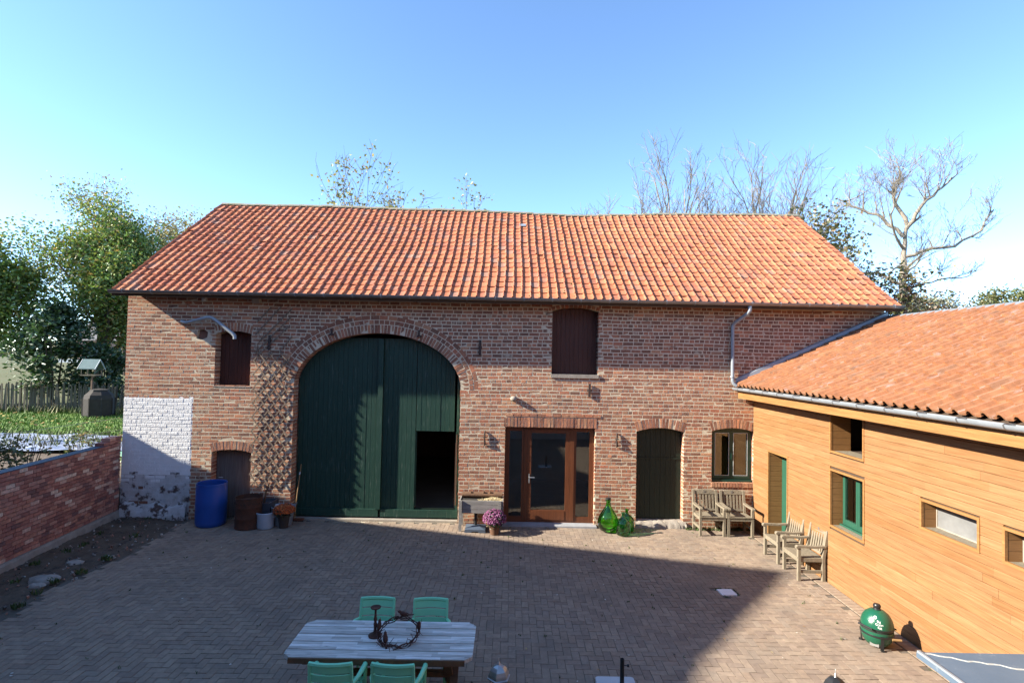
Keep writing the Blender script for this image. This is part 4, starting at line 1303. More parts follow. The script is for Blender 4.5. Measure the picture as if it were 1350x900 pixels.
# ==================================================================== COURTYARD PAVING
def low_ground(x, y): return .012 * math.sin(x * .7 + 1) * math.sin(y * .6) + .006 * math.sin(x * 2.3 + y * 1.7)
mb = MB(); vs = []; fs = []
gx_ = np.linspace(-7.5, XW + .02, 60); gy_ = np.linspace(-13.4, .06, 60)
for y in gy_:
    for x in gx_: vs.append((x, y, .0225 + low_ground(x, y)))
for j in range(59):
    for i in range(59): a_ = j * 60 + i; fs.append((a_, a_ + 1, a_ + 61, a_ + 60))
mb.add(vs, fs)
court = struct(mb.build("courtyard", 'joint', smooth=180))
PPAL = [(.212, .168, .138), (.222, .176, .146), (.203, .160, .132), (.232, .185, .152), (.192, .153, .130), (.214, .166, .134), (.240, .193, .158), (.184, .144, .122), (.210, .172, .146)]
def paver_tmpl(r):
    j = lambda: r.uniform(-.0012, .0012); b_ = .012
    v = [(-.5 + b_, -.5 + b_ * 2, .5 + j()), (.5 - b_, -.5 + b_ * 2, .5 + j()), (.5 - b_, .5 - b_ * 2, .5 + j()), (-.5 + b_, .5 - b_ * 2, .5 + j()),
         (-.5, -.5, .4955), (.5, -.5, .4955), (.5, .5, .4955), (-.5, .5, .4955), (-.5, -.5, -.5), (.5, -.5, -.5), (.5, .5, -.5), (-.5, .5, -.5)]
    f = [(0, 1, 2, 3)]
    for a in range(4):
        b2 = (a + 1) % 4
        f.append((4 + a, 4 + b2, b2, a)); f.append((8 + a, 8 + b2, 4 + b2, 4 + a))
    return (v, f)
PT = [paver_tmpl(rnd) for _ in range(4)]
pit = []
Wp, Lp = .1065, .213
# 90 degree herringbone on a grid of half bricks
nx_ = int((XW + 7.5) / Wp) + 3; ny_ = int(13.4 / Wp) + 3
UPV = Vector((0, 0, 1))
for jy in range(-2, ny_):
    for ix in range(-4, nx_):
        m_ = (ix + jy) % 4
        # cells: (ix - jy) mod 4 == 0 starts a lying brick, == 2 with the cell below starts a standing one
        d_ = (ix - jy) % 4
        if d_ == 0: hx, hy, w_, l_ = ix + 1.0, jy + .5, 2, 1
        elif d_ == 3: hx, hy, w_, l_ = ix + .5, jy + 1.0, 1, 2
        else: continue
        x = -7.5 + hx * Wp; y = .02 - hy * Wp
        sx, sy = w_ * Wp - .0065, l_ * Wp - .0065
        edge = SX + .06 * math.sin(y * 2.1) + .05 * math.sin(y * 5.3 + 1)
        if x - sx / 2 < edge - .06 or x + sx / 2 > XW - .235 or y - sy / 2 < -13.4 or y + sy / 2 > .03: continue
        if abs(x - 3.82) < .16 and abs(y + 3.57) < .15: continue
        z = .004 + low_ground(x, y) + rnd.gauss(0, .0009)
        rot = Matrix.Rotation(rnd.gauss(0, .008), 3, 'Z') @ Matrix.Rotation(rnd.gauss(0, .004), 3, 'X') @ Matrix.Rotation(rnd.gauss(0, .004), 3, 'Y')
        pit.append((TRS((x, y, z), (sx, sy, .06), rot), rnd.randrange(4), rnd.randrange(9), sx * sy, UPV))
for k in range(int(13.3 / .1065)):            # border course along the annex
    y = -.05 - k * .1065
    pit.append((TRS((XW - .125, y, .004 + low_ground(XW - .125, y)), (.205, .0995, .06), Matrix.Rotation(rnd.gauss(0, .01), 3, 'Z')), rnd.randrange(4), rnd.choice((3, 6, 1, 8)), .02, UPV))
pieces("paver", "paver_field", court, PT, pit, PPAL, 'paver', 300)
# grass in the joints and along the wall foot
mb = MB()
for q in range(130):
    x = rnd.uniform(-7.2, 5.5); y = -rnd.random() ** 1.0 * 7.2
    tuft_mesh(mb, (x, y, .03), .025, .035, rnd.randrange(3, 9), WC, .006)
for q in range(60):
    x = rnd.uniform(4.2, 5.8); tuft_mesh(mb, (x, -.05 - rnd.random() * .12, .02), .04, .09, 7, WC, .008)
for q in range(26):
    a = rnd.random() * 2 * PI; tuft_mesh(mb, (3.82 + math.cos(a) * .19, -3.57 + math.sin(a) * .18, .03), .02, .025, 4, WC, .008)
o_ = mb.build("joint_weeds", 'blade', kind='stuff'); tag(o_, "tiny weeds and grass in the paving joints", "weeds")
# specks of litter: fallen leaves and grit
mb = MB()
for q in range(170):
    x = rnd.uniform(-7.2, 5.6); y = -.2 - rnd.random() * 7.4; r = rnd.uniform(.006, .016)
    c = rnd.choice(((.55, .52, .46), (.55, .52, .46), (.05, .035, .03), (.30, .17, .06), (.36, .30, .12)))
    a = rnd.random() * 3
    mb.add([(x + math.cos(a + t * PI / 2) * r * (1 + .6 * (t % 2)), y + math.sin(a + t * PI / 2) * r * (1 + .6 * (t % 2)), .047 + rnd.uniform(0, .008)) for t in range(4)], [(0, 1, 2, 3)], c)
o_ = mb.build("leaf_litter", 'blade', kind='stuff'); tag(o_, "specks of grit and dead leaves strewn over the paving", "litter")
t_ = thing("drain_cover", "small pale concrete cover slab set in the paving with weeds around it", "drain cover", (3.82, -3.57, 0))
MB().box((3.82, -3.57, .025), (.27, .25, .05), Matrix.Rotation(.05, 3, 'Z'), taper=.95).build("cover_slab", 'white', t_)
mb = MB(); frame_ring(mb, 3.655, 3.985, 0, .3, 0, .02, .02)
mb2 = MB(); mb2.add([(v[0], -3.57 + (v[2] - .15) * 1.0, .012 + v[1]) for v in mb.v], mb.f); mb2.build("cover_rim", 'concrete', t_)

# ==================================================================== TRELLIS ON THE BARN WALL
tr = thing("trellis", "diagonal wooden trellis fixed to the brick wall between loft hatch and gate", "trellis", (-5.65, -.04, .6))
def lath(p, q, y, w=.028, t=.014):
    mb = MB(); mb.bar((p[0], y, p[1]), (q[0], y, q[1]), w, t, up=(0, 1, 0)); mb.build("lath", 'trellis', tr)
TXL = lambda z: -6.10 + (0 if z > 3.3 else .06)
TXR = -5.22
TZ0, TZ1 = .82, 4.02
def clipseg(x0, z0, dx, dz):
    """Clip an endless 45 degree lath to the trellis outline."""
    t0, t1 = -9.0, 9.0
    for p, d, lo, hi in ((x0, dx, -6.10, TXR), (z0, dz, TZ0, TZ1)):
        a, b_ = (lo - p) / d, (hi - p) / d
        if a > b_: a, b_ = b_, a
        t0 = max(t0, a); t1 = min(t1, b_)
    return (t0, t1)
PITCHT = .205
k = 0
for c in np.arange(-6.10 + TZ0 - .2, TXR + TZ1, PITCHT * 1.28):        # falling to the right
    a, b_ = clipseg(c - 2.4, 2.4, -1, 1.28)
    if b_ - a > .08: lath((c - 2.4 - a, 2.4 + 1.28 * a), (c - 2.4 - b_, 2.4 + 1.28 * b_), -.045 + rnd.uniform(-.002, .002))
for c in np.arange(-6.10 - TZ1, TXR - TZ0 + .3, PITCHT * 1.28):        # rising to the right
    a, b_ = clipseg(c + 2.4, 2.4, 1, 1.28)
    if b_ - a > .08: lath((c + 2.4 + a, 2.4 + 1.28 * a), (c + 2.4 + b_, 2.4 + 1.28 * b_), -.029 + rnd.uniform(-.002, .002))
# the loose upper laths, only one direction left
for (x0, z0), (x1, z1) in (((-6.05, 4.72), (-5.72, 5.08)), ((-6.08, 4.42), (-5.48, 5.10)), ((-5.98, 4.25), (-5.22, 5.06)), ((-6.08, 3.98), (-5.24, 4.86)), ((-5.95, 3.98), (-5.26, 4.66)), ((-5.48, 4.04), (-5.20, 4.40))):
    lath((x0, z0), (x1, z1), -.030)
mb = MB()
pts = [(-6.02, -.03, 4.05), (-6.0, -.05, 4.2), (-5.92, -.05, 4.33), (-5.84, -.05, 4.46), (-5.86, -.05, 4.7), (-5.80, -.04, 4.9)]
mb.tube(pts, [.009, .008, .007, .006, .005, .003], 5)
mb.tube([(-5.92, -.05, 4.33), (-5.99, -.05, 4.45), (-6.03, -.04, 4.62)], [.006, .004, .002], 4)
o_ = mb.build("dry_stem", 'twig'); tag(o_, "pale dried climber stem clinging to the upper trellis", "climber stem")

# ==================================================================== THINGS ALONG THE BARN WALL
# blue drum
t = thing("plastic_barrel", "open bright blue plastic barrel standing by the whitewashed corner", "barrel", (-6.78, -.40, 0))
R_ = .325
prof = [(R_ * .90, 0), (R_ * .97, .03), (R_ * 1.0, .10), (R_, .45), (R_ * 1.02, .50), (R_, .55), (R_ * .99, .86), (R_ * .97, .92), (R_ * .99, .945), (R_ * .97, .955), (R_ * .93, .945), (R_ * .93, .85), (R_ * .93, .80)]
MB().lathe(prof, 32, (-6.78, -.40, .04)).build("barrel_body", 'plasticblue', t, smooth=50)
MB().lathe([(.30, 0), (.0, .01)], 28, (-6.78, -.40, .84)).build("contents", 'darkvoid', t)
# rusty drum
t = thing("rusty_drum", "short rust brown steel drum between the blue barrel and the pale pot", "drum", (-5.86, -.52, 0))
R_ = .285
prof = [(R_, 0), (R_ * 1.02, .012), (R_, .03), (R_ * .995, .22), (R_ * 1.015, .235), (R_ * .995, .25), (R_ * .99, .46), (R_ * 1.01, .475), (R_ * .99, .49), (R_ * .99, .665), (R_ * 1.03, .68), (R_ * .98, .685), (R_ * .97, .60)]
MB().lathe(prof, 32, (-5.86, -.52, .035)).build("drum_body", 'rust', t, smooth=35)
MB().lathe([(.272, 0), (0, .02)], 24, (-5.86, -.52, .61)).build("contents", 'darkvoid', t)
mb = MB()
for k in range(22):
    a = 2 * PI * k / 22
    mb.box((-5.86 + math.cos(a) * R_ * 1.0, -.52 + math.sin(a) * R_ * 1.0, .60), (.018, .018, .02), Matrix.Rotation(a, 3, 'Z'))
mb.build("punched_holes", 'darkvoid', t, kind='stuff')
# pale enamel pot
t = thing("enamel_pot", "pale enamel cooking pot with two ear handles beside the rusty drum", "pot", (-5.46, -.55, 0))
c = (-5.46, -.55, .035)
MB().lathe([(.165, 0), (.18, .02), (.183, .30), (.20, .335), (.20, .352), (.188, .36), (.176, .34), (.172, .24)], 28, c).build("pot_body", 'enamel', t, smooth=40)
MB().lathe([(.173, 0), (0, .01)], 24, (c[0], c[1], c[2] + .27)).build("contents", 'slate', t)
for s in (-1, 1):
    MB().tube([(c[0] + s * .178, c[1] - .06, c[2] + .25), (c[0] + s * .23, c[1] - .04, c[2] + .26), (c[0] + s * .235, c[1] + .04, c[2] + .26), (c[0] + s * .178, c[1] + .06, c[2] + .25)], .010, 6).build("pot_handle", 'enamel', t, smooth=60)
# dark square planter with a dead stem
t = thing("square_planter", "dark slate square planter with a bare stem against the trellis", "planter", (-5.62, -.24, 0))
c = (-5.62, -.24)
mb = MB()
w0, w1, hh = .185, .225, .56
vs = [(c[0] + sx * w0, c[1] + sy * w0, .03) for sx, sy in ((-1, -1), (1, -1), (1, 1), (-1, 1))] + [(c[0] + sx * w1, c[1] + sy * w1, hh) for sx, sy in ((-1, -1), (1, -1), (1, 1), (-1, 1))] + \
     [(c[0] + sx * (w1 - .025), c[1] + sy * (w1 - .025), hh) for sx, sy in ((-1, -1), (1, -1), (1, 1), (-1, 1))] + [(c[0] + sx * (w1 - .03), c[1] + sy * (w1 - .03), hh - .06) for sx, sy in ((-1, -1), (1, -1), (1, 1), (-1, 1))]
fs = [(3, 2, 1, 0)]
for L0 in (0, 4, 8):
    for k in range(4): fs.append((L0 + k, L0 + (k + 1) % 4, L0 + 4 + (k + 1) % 4, L0 + 4 + k))
fs.append((12, 13, 14, 15))
mb.add(vs, fs).build("planter_box", 'slate', t)
mb = MB(); mb.tube([(c[0] - .02, c[1], hh - .07), (c[0] + .02, c[1] - .02, hh + .18), (c[0] + .10, c[1] - .03, hh + .42)], [.022, .02, .012], 7)
mb.tube([(c[0] + .02, c[1] - .02, hh + .18), (c[0] - .04, c[1], hh + .34)], [.012, .006], 5)
mb.build("bare_stem", 'log', t, smooth=60)
# zinc wash tub behind the flowers
t = thing("zinc_tub", "oval grey zinc tub with side handles half hidden behind the orange flowers", "tub", (-5.18, -.30, 0))
c = (-5.18, -.30, .03)
MB().lathe([(.21, 0), (.215, .01), (.265, .40), (.285, .42), (.27, .435), (.255, .41), (.24, .30)], 28, c, squash=(1, .82)).build("tub_body", 'zinc', t, smooth=40)
MB().lathe([(.245, 0), (0, .005)], 20, (c[0], c[1], .32), squash=(1, .82)).build("water", 'slate', t)
for s in (-1, 1):
    MB().tube([(c[0] + s * .255, c[1] - .05, c[2] + .38), (c[0] + s * .30, c[1] - .04, c[2] + .50), (c[0] + s * .30, c[1] + .04, c[2] + .50), (c[0] + s * .255, c[1] + .05, c[2] + .38)], .012, 6).build("tub_handle", 'zinc', t, smooth=60)

def mum(name, c, R_, hz, pal, label, pot_r, pot_h, potmat, seed, flat=.8):
    """Potted chrysanthemum: a dome of several hundred small flower heads over dark leaves."""
    q = random.Random(seed)
    t = thing(name, label, "flower pot", (c[0], c[1], 0))
    MB().lathe([(pot_r * .72, 0), (pot_r, pot_h), (pot_r * 1.06, pot_h), (pot_r * 1.06, pot_h + .03), (pot_r * .94, pot_h + .03), (pot_r * .9, pot_h - .02), (0, pot_h - .02)], 20, (c[0], c[1], .035)).build("pot", potmat, t, smooth=40)
    fl = MB(); lv = MB()
    n = 620
    for k in range(n):
        u = q.random(); a = q.random() * 2 * PI
        ph = math.acos(1 - u * 1.25)
        rr = R_ * q.uniform(.90, 1.04)
        d = Vector((math.sin(ph) * math.cos(a), math.sin(ph) * math.sin(a), math.cos(ph) * flat))
        p = Vector((c[0], c[1], hz)) + d * rr
        nr = d.normalized(); x = nr.orthogonal().normalized(); y = nr.cross(x)
        s = q.uniform(.013, .020) * (R_ / .25)
        col = q.choice(pal)
        ring = [p + (x * math.cos(2 * PI * i / 7 + k) + y * math.sin(2 * PI * i / 7 + k)) * s - nr * s * .35 for i in range(7)]
        fl.add(ring + [p + nr * s * .35], [(i, (i + 1) % 7, 7) for i in range(7)], col)
    for k in range(700):
        a = q.random() * 2 * PI; ph = q.uniform(.2, 2.0)
        d = Vector((math.sin(ph) * math.cos(a), math.sin(ph) * math.sin(a), math.cos(ph) * flat))
        p = Vector((c[0], c[1], hz)) + d * R_ * q.uniform(.62, .95)
        if ph > 1.5: p = Vector((c[0] + (p.x - c[0]) * .75, c[1] + (p.y - c[1]) * .75, p.z - q.random() * .10))
        v1 = Vector((q.gauss(0, 1), q.gauss(0, 1), q.gauss(0, 1))).normalized(); v2 = v1.orthogonal().normalized()
        s = .022
        lv.add([p - v1 * s, p + v2 * s * .5, p + v1 * s, p - v2 * s * .5], [(0, 1, 2, 3)], q.choice(((.02, .045, .012), (.03, .06, .018), (.015, .035, .01))))
    lv.build("foliage", 'leaf', t, kind='stuff'); fl.build("flower_heads", 'petal', t, kind='stuff')
    return t
mum("flower_pot", (-5.06, -.52), .235, .42, ((.50, .105, .022), (.42, .080, .018), (.56, .15, .035), (.33, .06, .015)), "round orange chrysanthemum in a brown pot beside the enamel pot", .13, .27, 'plasticpot', 3, .62)
mum("flower_pot", (-.26, -.70), .265, .36, ((.14, .026, .085), (.19, .05, .135), (.10, .016, .06), (.25, .10, .19)), "round purple chrysanthemum in a brown pot before the glass doors", .13, .22, 'terracotta', 4, .85)
# broom leaning in the gate corner
t = thing("broom", "pale handled broom with a reddish head leaning upright against the left gate leaf", "broom", (-4.98, -.06, 0))
MB().tube([(-5.0, -.05, .10), (-4.975, .02, .7), (-4.95, .14, 1.34)], [.013, .0125, .012], 8).build("handle", 'woodpale', t, smooth=60)
MB().tube([(-4.96, .085, 1.10), (-4.957, .098, 1.16)], .0155, 8).build("tape", 'whitestone', t, smooth=60)
MB().box((-4.98, -.055, .085), (.40, .07, .045)).build("broom_head", 'broomred', t)
mb = MB()
for k in range(90): 
    x = -5.17 + .38 * rnd.random(); y = -.055 + rnd.uniform(-.03, .03); mb.b(x - .004, x + .004, y - .004, y + .004, .03, .065)
mb.build("bristles", 'rustdark', t, kind='stuff')

# grey trough on legs with log and straw
t = thing("planter_trough", "weathered grey wooden trough on legs under the wall between gate and glass doors", "planter", (-.58, -.33, 0))
for k in range(3):
    z0 = .44 + k * .095
    MB().b(-1.08, -.07, -.535 - .002 * (k % 2), -.505, z0, z0 + .090).build("front_board", 'trough', t)
    MB().b(-1.08, -.07, -.125, -.095, z0, z0 + .090).build("back_board", 'trough', t)
    for s, x in ((0, -1.08), (1, -.10)): MB().b(x + .001, x + .029, -.504, -.126, z0 + .001, z0 + .089).build("end_board", 'trough', t)
MB().b(-1.05, -.10, -.50, -.13, .46, .70).build("soil_fill", 'darkvoid', t)
for x in (-1.045, -.155):
    for y in (-.575, -.095 + .0):
        MB().b(x - .032, x + .032, y, y + .038, .03, .70 if y > -.2 else .725).build("leg", 'trough', t)
mb = MB(); mb.lathe([(0, -.48), (.068, -.47), (.072, -.2), (.066, .1), (.074, .3), (.070, .47), (0, .48)], 12)
mb2 = MB(); mb2.add([(-.57 + v[2], -.20 + v[0] * 1.0, .775 + v[1]) for v in mb.v], mb.f)
for x, z in ((-.85, .83), (-.55, .84), (-.40, .84)): mb2.tube([(x, -.2, .80), (x + .02, -.25, z + .03)], [.035, .02], 6)
o_ = mb2.build("log", 'log', smooth=40); tag(o_, "brown dead log lying along the back of the grey trough", "log")
mb = MB()
for k in range(260):
    x = -.32 + rnd.gauss(0, .13); x = min(-.11, max(-.75, x)); y = rnd.uniform(-.49, -.26)
    h = .70 + .05 * math.exp(-((x + .3) / .16) ** 2) * rnd.random()
    a = rnd.random() * PI; l = rnd.uniform(.02, .05)
    mb.bar((x - math.cos(a) * l, y - math.sin(a) * l * .5, h), (x + math.cos(a) * l, y + math.sin(a) * l * .5, h + .012), .006, .006)
o_ = mb.build("straw", 'straw', kind='stuff'); tag(o_, "loose heap of pale straw on top of the grey trough", "straw")
# parasol foot under it
t = thing("parasol_base", "blue grey square parasol foot with short tube under the grey trough", "parasol base", (-.70, -.42, 0))
mb = MB(); mb.prism([(-.94, .03), (-.79, .03), (-.77, .06), (-.63, .06), (-.61, .03), (-.46, .03), (-.47, .10), (-.93, .10)], 1, -.64, -.20); mb.build("foot_block", 'greybase', t)
mb = MB(); mb.add([(-.93, -.63, .10), (-.47, -.63, .10), (-.47, -.21, .10), (-.93, -.21, .10), (-.76, -.47, .145), (-.64, -.47, .145), (-.64, -.37, .145), (-.76, -.37, .145)],
                  [(0, 1, 5, 4), (1, 2, 6, 5), (2, 3, 7, 6), (3, 0, 4, 7), (4, 5, 6, 7)]); mb.build("foot_cap", 'greybase', t)
MB().lathe([(.03, 0), (.028, .26), (.021, .265), (.02, .10)], 14, (-.70, -.42, .14)).build("tube", 'black', t, smooth=40)

# demijohns
def demijohn(name, c, R_, H, mat, label, squat=1.0):
    t = thing(name, label, "demijohn", (c[0], c[1], 0), "green glass demijohns by the plank door")
    nk = .16 * R_ + .012
    prof = [(0, .012), (R_ * .45, 0), (R_ * .78, H * .05), (R_ * .97, H * .17), (R_, H * .27), (R_ * .96, H * .38), (R_ * .80, H * .52), (R_ * .52, H * .67), (R_ * .28, H * .78), (nk, H * .86), (nk * .95, H * .95), (nk * 1.25, H * .96), (nk * 1.25, H), (nk * .7, H), (nk * .7, H * .9)]
    if squat != 1.0:
        prof = [(0, .012), (R_ * .8, 0), (R_ * .97, H * .04), (R_, H * .12), (R_, H * .48), (R_ * .93, H * .57), (R_ * .66, H * .68), (R_ * .32, H * .77), (nk, H * .84), (nk * .95, H * .95), (nk * 1.3, H * .96), (nk * 1.3, H), (nk * .7, H), (nk * .7, H * .9)]
    MB().lathe(prof, 32, (c[0], c[1], .035)).build("glass_body", mat, t, smooth=70)
    if squat == 1.0:
        MB().lathe([(nk * .72, 0), (nk * .78, .02), (nk * 1.2, .03), (nk * 1.1, .06), (0, .065)], 12, (c[0], c[1], .02 + H)).build("stopper", 'black', t, smooth=40)
    return t
demijohn("demijohn", (2.36, -.34), .245, .72, 'bottle', "largest bright green demijohn, pear shaped with a dark stopper")
demijohn("demijohn", (2.66, -.58), .165, .50, 'bottle2', "small sea green straight sided demijohn standing in front of the largest", .5)
demijohn("demijohn", (2.80, -.30), .17, .50, 'bottle', "middle demijohn of bright green glass behind the small sea green one", .7)

# ==================================================================== TEAK ARMCHAIRS
def teak_chair():
    """Chair facing -y, origin on the ground between its legs."""
    t = thing("teak_armchair", "chair", "armchair", (0, 0, 0), "weathered teak garden armchairs")
    W_ = .60; x = W_ / 2 - .03
    for s in (-1, 1):
        MB().b(s * x - .028, s * x + .028, -.24, -.19, 0, .60).build("front_leg", 'teak', t)
        mb = MB()
        prof = [(.20, 0), (.255, 0), (.25, .42), (.33, .92), (.285, .92), (.20, .45)]
        mb.prism(prof, 0, s * x - .027, s * x + .027); mb.build("rear_leg", 'teak', t)
        mb = MB()
        prof = [(-.275, .60), (-.275, .635), (-.25, .652), (-.17, .650), (.05, .640), (.262, .655), (.262, .622), (.05, .606), (-.15, .612)]
        mb.prism(prof, 0, s * (x + .004) - .034, s * (x + .004) + .034); mb.build("armrest", 'teak', t)
        MB().b(s * x - .018, s * x + .018, -.19, .205, .155, .205).build("stretcher", 'teak', t)
        MB().b(s * x - .017, s * x + .017, -.19, .205, .36, .425).build("side_rail", 'teak', t)
    MB().b(-x + .03, x - .03, -.236, -.205, .355, .42).build("front_rail", 'teak', t)
    MB().b(-x + .03, x - .03, .20, .235, .37, .425).build("back_rail", 'teak', t)
    for k in range(5):
        y0 = -.25 + k * .091
        mb = MB(); mb.b(-x - (.02 if k == 0 else -.028), x + (.02 if k == 0 else -.028), y0, y0 + .084, .424 - .004 * k, .444 - .004 * k); mb.build("seat_slat", 'teak', t)
    back = lambda z: .236 + (z - .44) * .165
    for k in range(6):
        xx = -.19 + k * .076
        mb = MB(); z0, z1 = .50, .83
        mb.prism([(back(z0) - .008, z0), (back(z0) + .008, z0), (back(z1) + .008, z1), (back(z1) - .008, z1)], 0, xx - .021, xx + .021); mb.build("back_slat", 'teak', t)
    mb = MB(); mb.prism([(back(.46) - .014, .46), (back(.46) + .014, .46), (back(.50) + .014, .50), (back(.50) - .014, .50)], 0, -x + .028, x - .028); mb.build("lower_back_rail", 'teak', t)
    # top rail rises to a shallow crest
    n = 12; vs = []; fs = []
    for i in range(n + 1):
        u = -1 + 2 * i / n; zt = .905 + .03 * (1 - u * u)
        for y, z in ((back(.83) - .015, .83), (back(zt) - .015, zt), (back(zt) + .015, zt), (back(.83) + .015, .83)): vs.append((u * (x - .028), y, z))
    for i in range(n):
        for j in range(4): fs.append((i * 4 + j, i * 4 + (j + 1) % 4, i * 4 + 4 + (j + 1) % 4, i * 4 + 4 + j))
    fs += [(3, 2, 1, 0), (n * 4, n * 4 + 1, n * 4 + 2, n * 4 + 3)]
    tr_ = MB().add(vs, fs).build("top_rail", 'teak', t)
    mb = MB(); mb.lathe([(.028, 0), (.028, .004), (0, .005)], 10)
    MB().add([(v[0], back(.88) - .017 - v[2], .885 + v[1]) for v in mb.v], mb.f).build("carved_rosette", 'greyboard', tr_)
    return t
tc = teak_chair()
for i, (x, y, rz, lab) in enumerate(((4.69, -.36, 0.0, "weathered teak armchair by the barn wall nearest to the plank door"),
                                    (5.33, -.37, -.02, "weathered teak armchair under the green window beside the timber wall"),
                                    (5.58, -1.97, -PI / 2, "weathered teak armchair in front of the green annex door"),
                                    (5.57, -2.76, -PI / 2 - .02, "weathered teak armchair below the green annex window, nearest the grill"))):
    o_ = tc if i == 0 else copy_tree(tc)
    o_.location = (x, y, .034); o_.rotation_euler = (0, 0, rz); o_["label"] = lab

# ==================================================================== KAMADO GRILL
kc = (5.30, -5.20)
t = thing("kamado_grill", "small egg shaped green ceramic grill standing before the timber wall", "grill", (*kc, 0))
body = [(0, .10), (.12, .10), (.165, .12), (.21, .18), (.235, .26), (.24, .315), (.24, .325)]
MB().lathe(body, 36, (*kc, 0)).build("base_bowl", 'kamado', t, smooth=60)
lid = [(.24, .345), (.241, .36), (.236, .42), (.215, .48), (.175, .535), (.12, .575), (.07, .592), (0, .595)]
lo = MB().lathe(lid, 36, (*kc, 0)).build("lid", 'kamado', t, smooth=60)
MB().lathe([(.236, .322), (.238, .323), (.238, .347), (.236, .348)], 36, (*kc, 0)).build("felt_gasket", 'felt', t)
for z_ in (.262, .352): MB().lathe([(.2425, z_), (.249, z_ + .002), (.249, z_ + .020), (.2425, z_ + .022)], 36, (*kc, 0)).build("steel_band", 'black', t, smooth=40)
MB().lathe([(.058, .583), (.060, .60), (.050, .612), (.058, .63), (.058, .652), (.045, .668), (.0, .672)], 18, (*kc, 0)).build("chimney_cap", 'black', t, smooth=40)
mb = MB()
for k in range(3):
    a = rad(255) + k * 2 * PI / 3
    p = lambda r, z: (kc[0] + math.cos(a) * r, kc[1] + math.sin(a) * r, z)
    mb = MB(); mb.bar(p(.232, .29), p(.222, .085), .045, .016, up=(math.cos(a), math.sin(a), 0)); mb.box(p(.235, .095), (.05, .05, .02), Matrix.Rotation(a, 3, 'Z'))
    mb.build("stand_leg", 'black', t)
# hinge at the rear (towards the wall), handles
ha = rad(20)
mb = MB(); mb.box((kc[0] + math.cos(ha) * .275, kc[1] + math.sin(ha) * .275, .335), (.06, .12, .13), Matrix.Rotation(ha, 3, 'Z'))
mb.tube([(kc[0] + math.cos(ha) * .30 + .05, kc[1] + math.sin(ha) * .30 - .10, .30), (kc[0] + math.cos(ha) * .30 - .02, kc[1] + math.sin(ha) * .30 + .08, .30)], .012, 6)
mb.build("hinge", 'black', t)
fa = rad(200)
mb = MB()
for s in (-1, 1):
    a2 = fa + s * .30
    mb.tube([(kc[0] + math.cos(a2) * .24, kc[1] + math.sin(a2) * .24, .375), (kc[0] + math.cos(a2) * .30, kc[1] + math.sin(a2) * .30, .385)], .008, 6)
mb.tube([(kc[0] + math.cos(fa - .42) * .30, kc[1] + math.sin(fa - .42) * .30, .385), (kc[0] + math.cos(fa + .42) * .30, kc[1] + math.sin(fa + .42) * .30, .385)], .015, 8)
mb.build("lid_handle", 'black', t, smooth=60)
sa = rad(290)
MB().tube([(kc[0] + math.cos(sa) * .25 + .01, kc[1] + math.sin(sa) * .25, .255), (kc[0] + math.cos(sa) * .25 + .15, kc[1] + math.sin(sa) * .25 - .02, .255)], .017, 10).build("carry_handle", 'woodpale', t, smooth=60)
va = rad(225)
MB().box((kc[0] + math.cos(va) * .178, kc[1] + math.sin(va) * .178, .150), (.02, .13, .06), Matrix.Rotation(va, 3, 'Z')).build("air_vent", 'steel', t)
# printed lettering on the lid and the round badge above it
def dome_text(txt, size, z0, a0, name):
    cu = bpy.data.curves.new("letters", 'FONT'); cu.body = txt; cu.size = size; cu.align_x = 'CENTER'; cu.resolution_u = 2
    tmp = bpy.data.objects.new("letters", cu); COL.objects.link(tmp)
    dg = bpy.context.evaluated_depsgraph_get(); dg.update()
    me = bpy.data.meshes.new_from_object(tmp.evaluated_get(dg))
    zs_ = [p[1] for p in lid]; rs_ = [p[0] for p in lid]
    vs = []
    for v in me.vertices:
        z = z0 + v.co.y * .93
        r = float(np.interp(z, zs_, rs_)) + .003
        a = a0 + v.co.x / max(r, .05)
        vs.append((kc[0] + math.cos(a) * r, kc[1] + math.sin(a) * r, z + .001))
    fs = [tuple(p.vertices) for p in me.polygons]
    bpy.data.objects.remove(tmp); bpy.data.curves.remove(cu); bpy.data.meshes.remove(me)
    MB().add(vs, fs).build(name, 'white', lo)
ta = rad(243)
dome_text("Big", .045, .470, ta, "lettering"); dome_text("Green", .045, .434, ta + .02, "lettering"); dome_text("Egg", .045, .398, ta + .05, "lettering")
t.scale = (.84, .84, .98); t.location.z = -.05
mb = MB(); vs = []; fs = []
for k in range(16):
    for r in (.014, .024):
        zz = .525 + math.sin(2 * PI * k / 16) * r * .75
        rr = float(np.interp(zz, [p[1] for p in lid], [p[0] for p in lid])) + .0035
        aa = rad(228) + math.cos(2 * PI * k / 16) * r / rr
        vs.append((kc[0] + math.cos(aa) * rr, kc[1] + math.sin(aa) * rr, zz + .002))
for k in range(16): a = 2 * k; b2 = 2 * ((k + 1) % 16); fs.append((a, b2, b2 + 1, a + 1))
MB().add(vs, fs).build("badge_ring", 'white', lo)

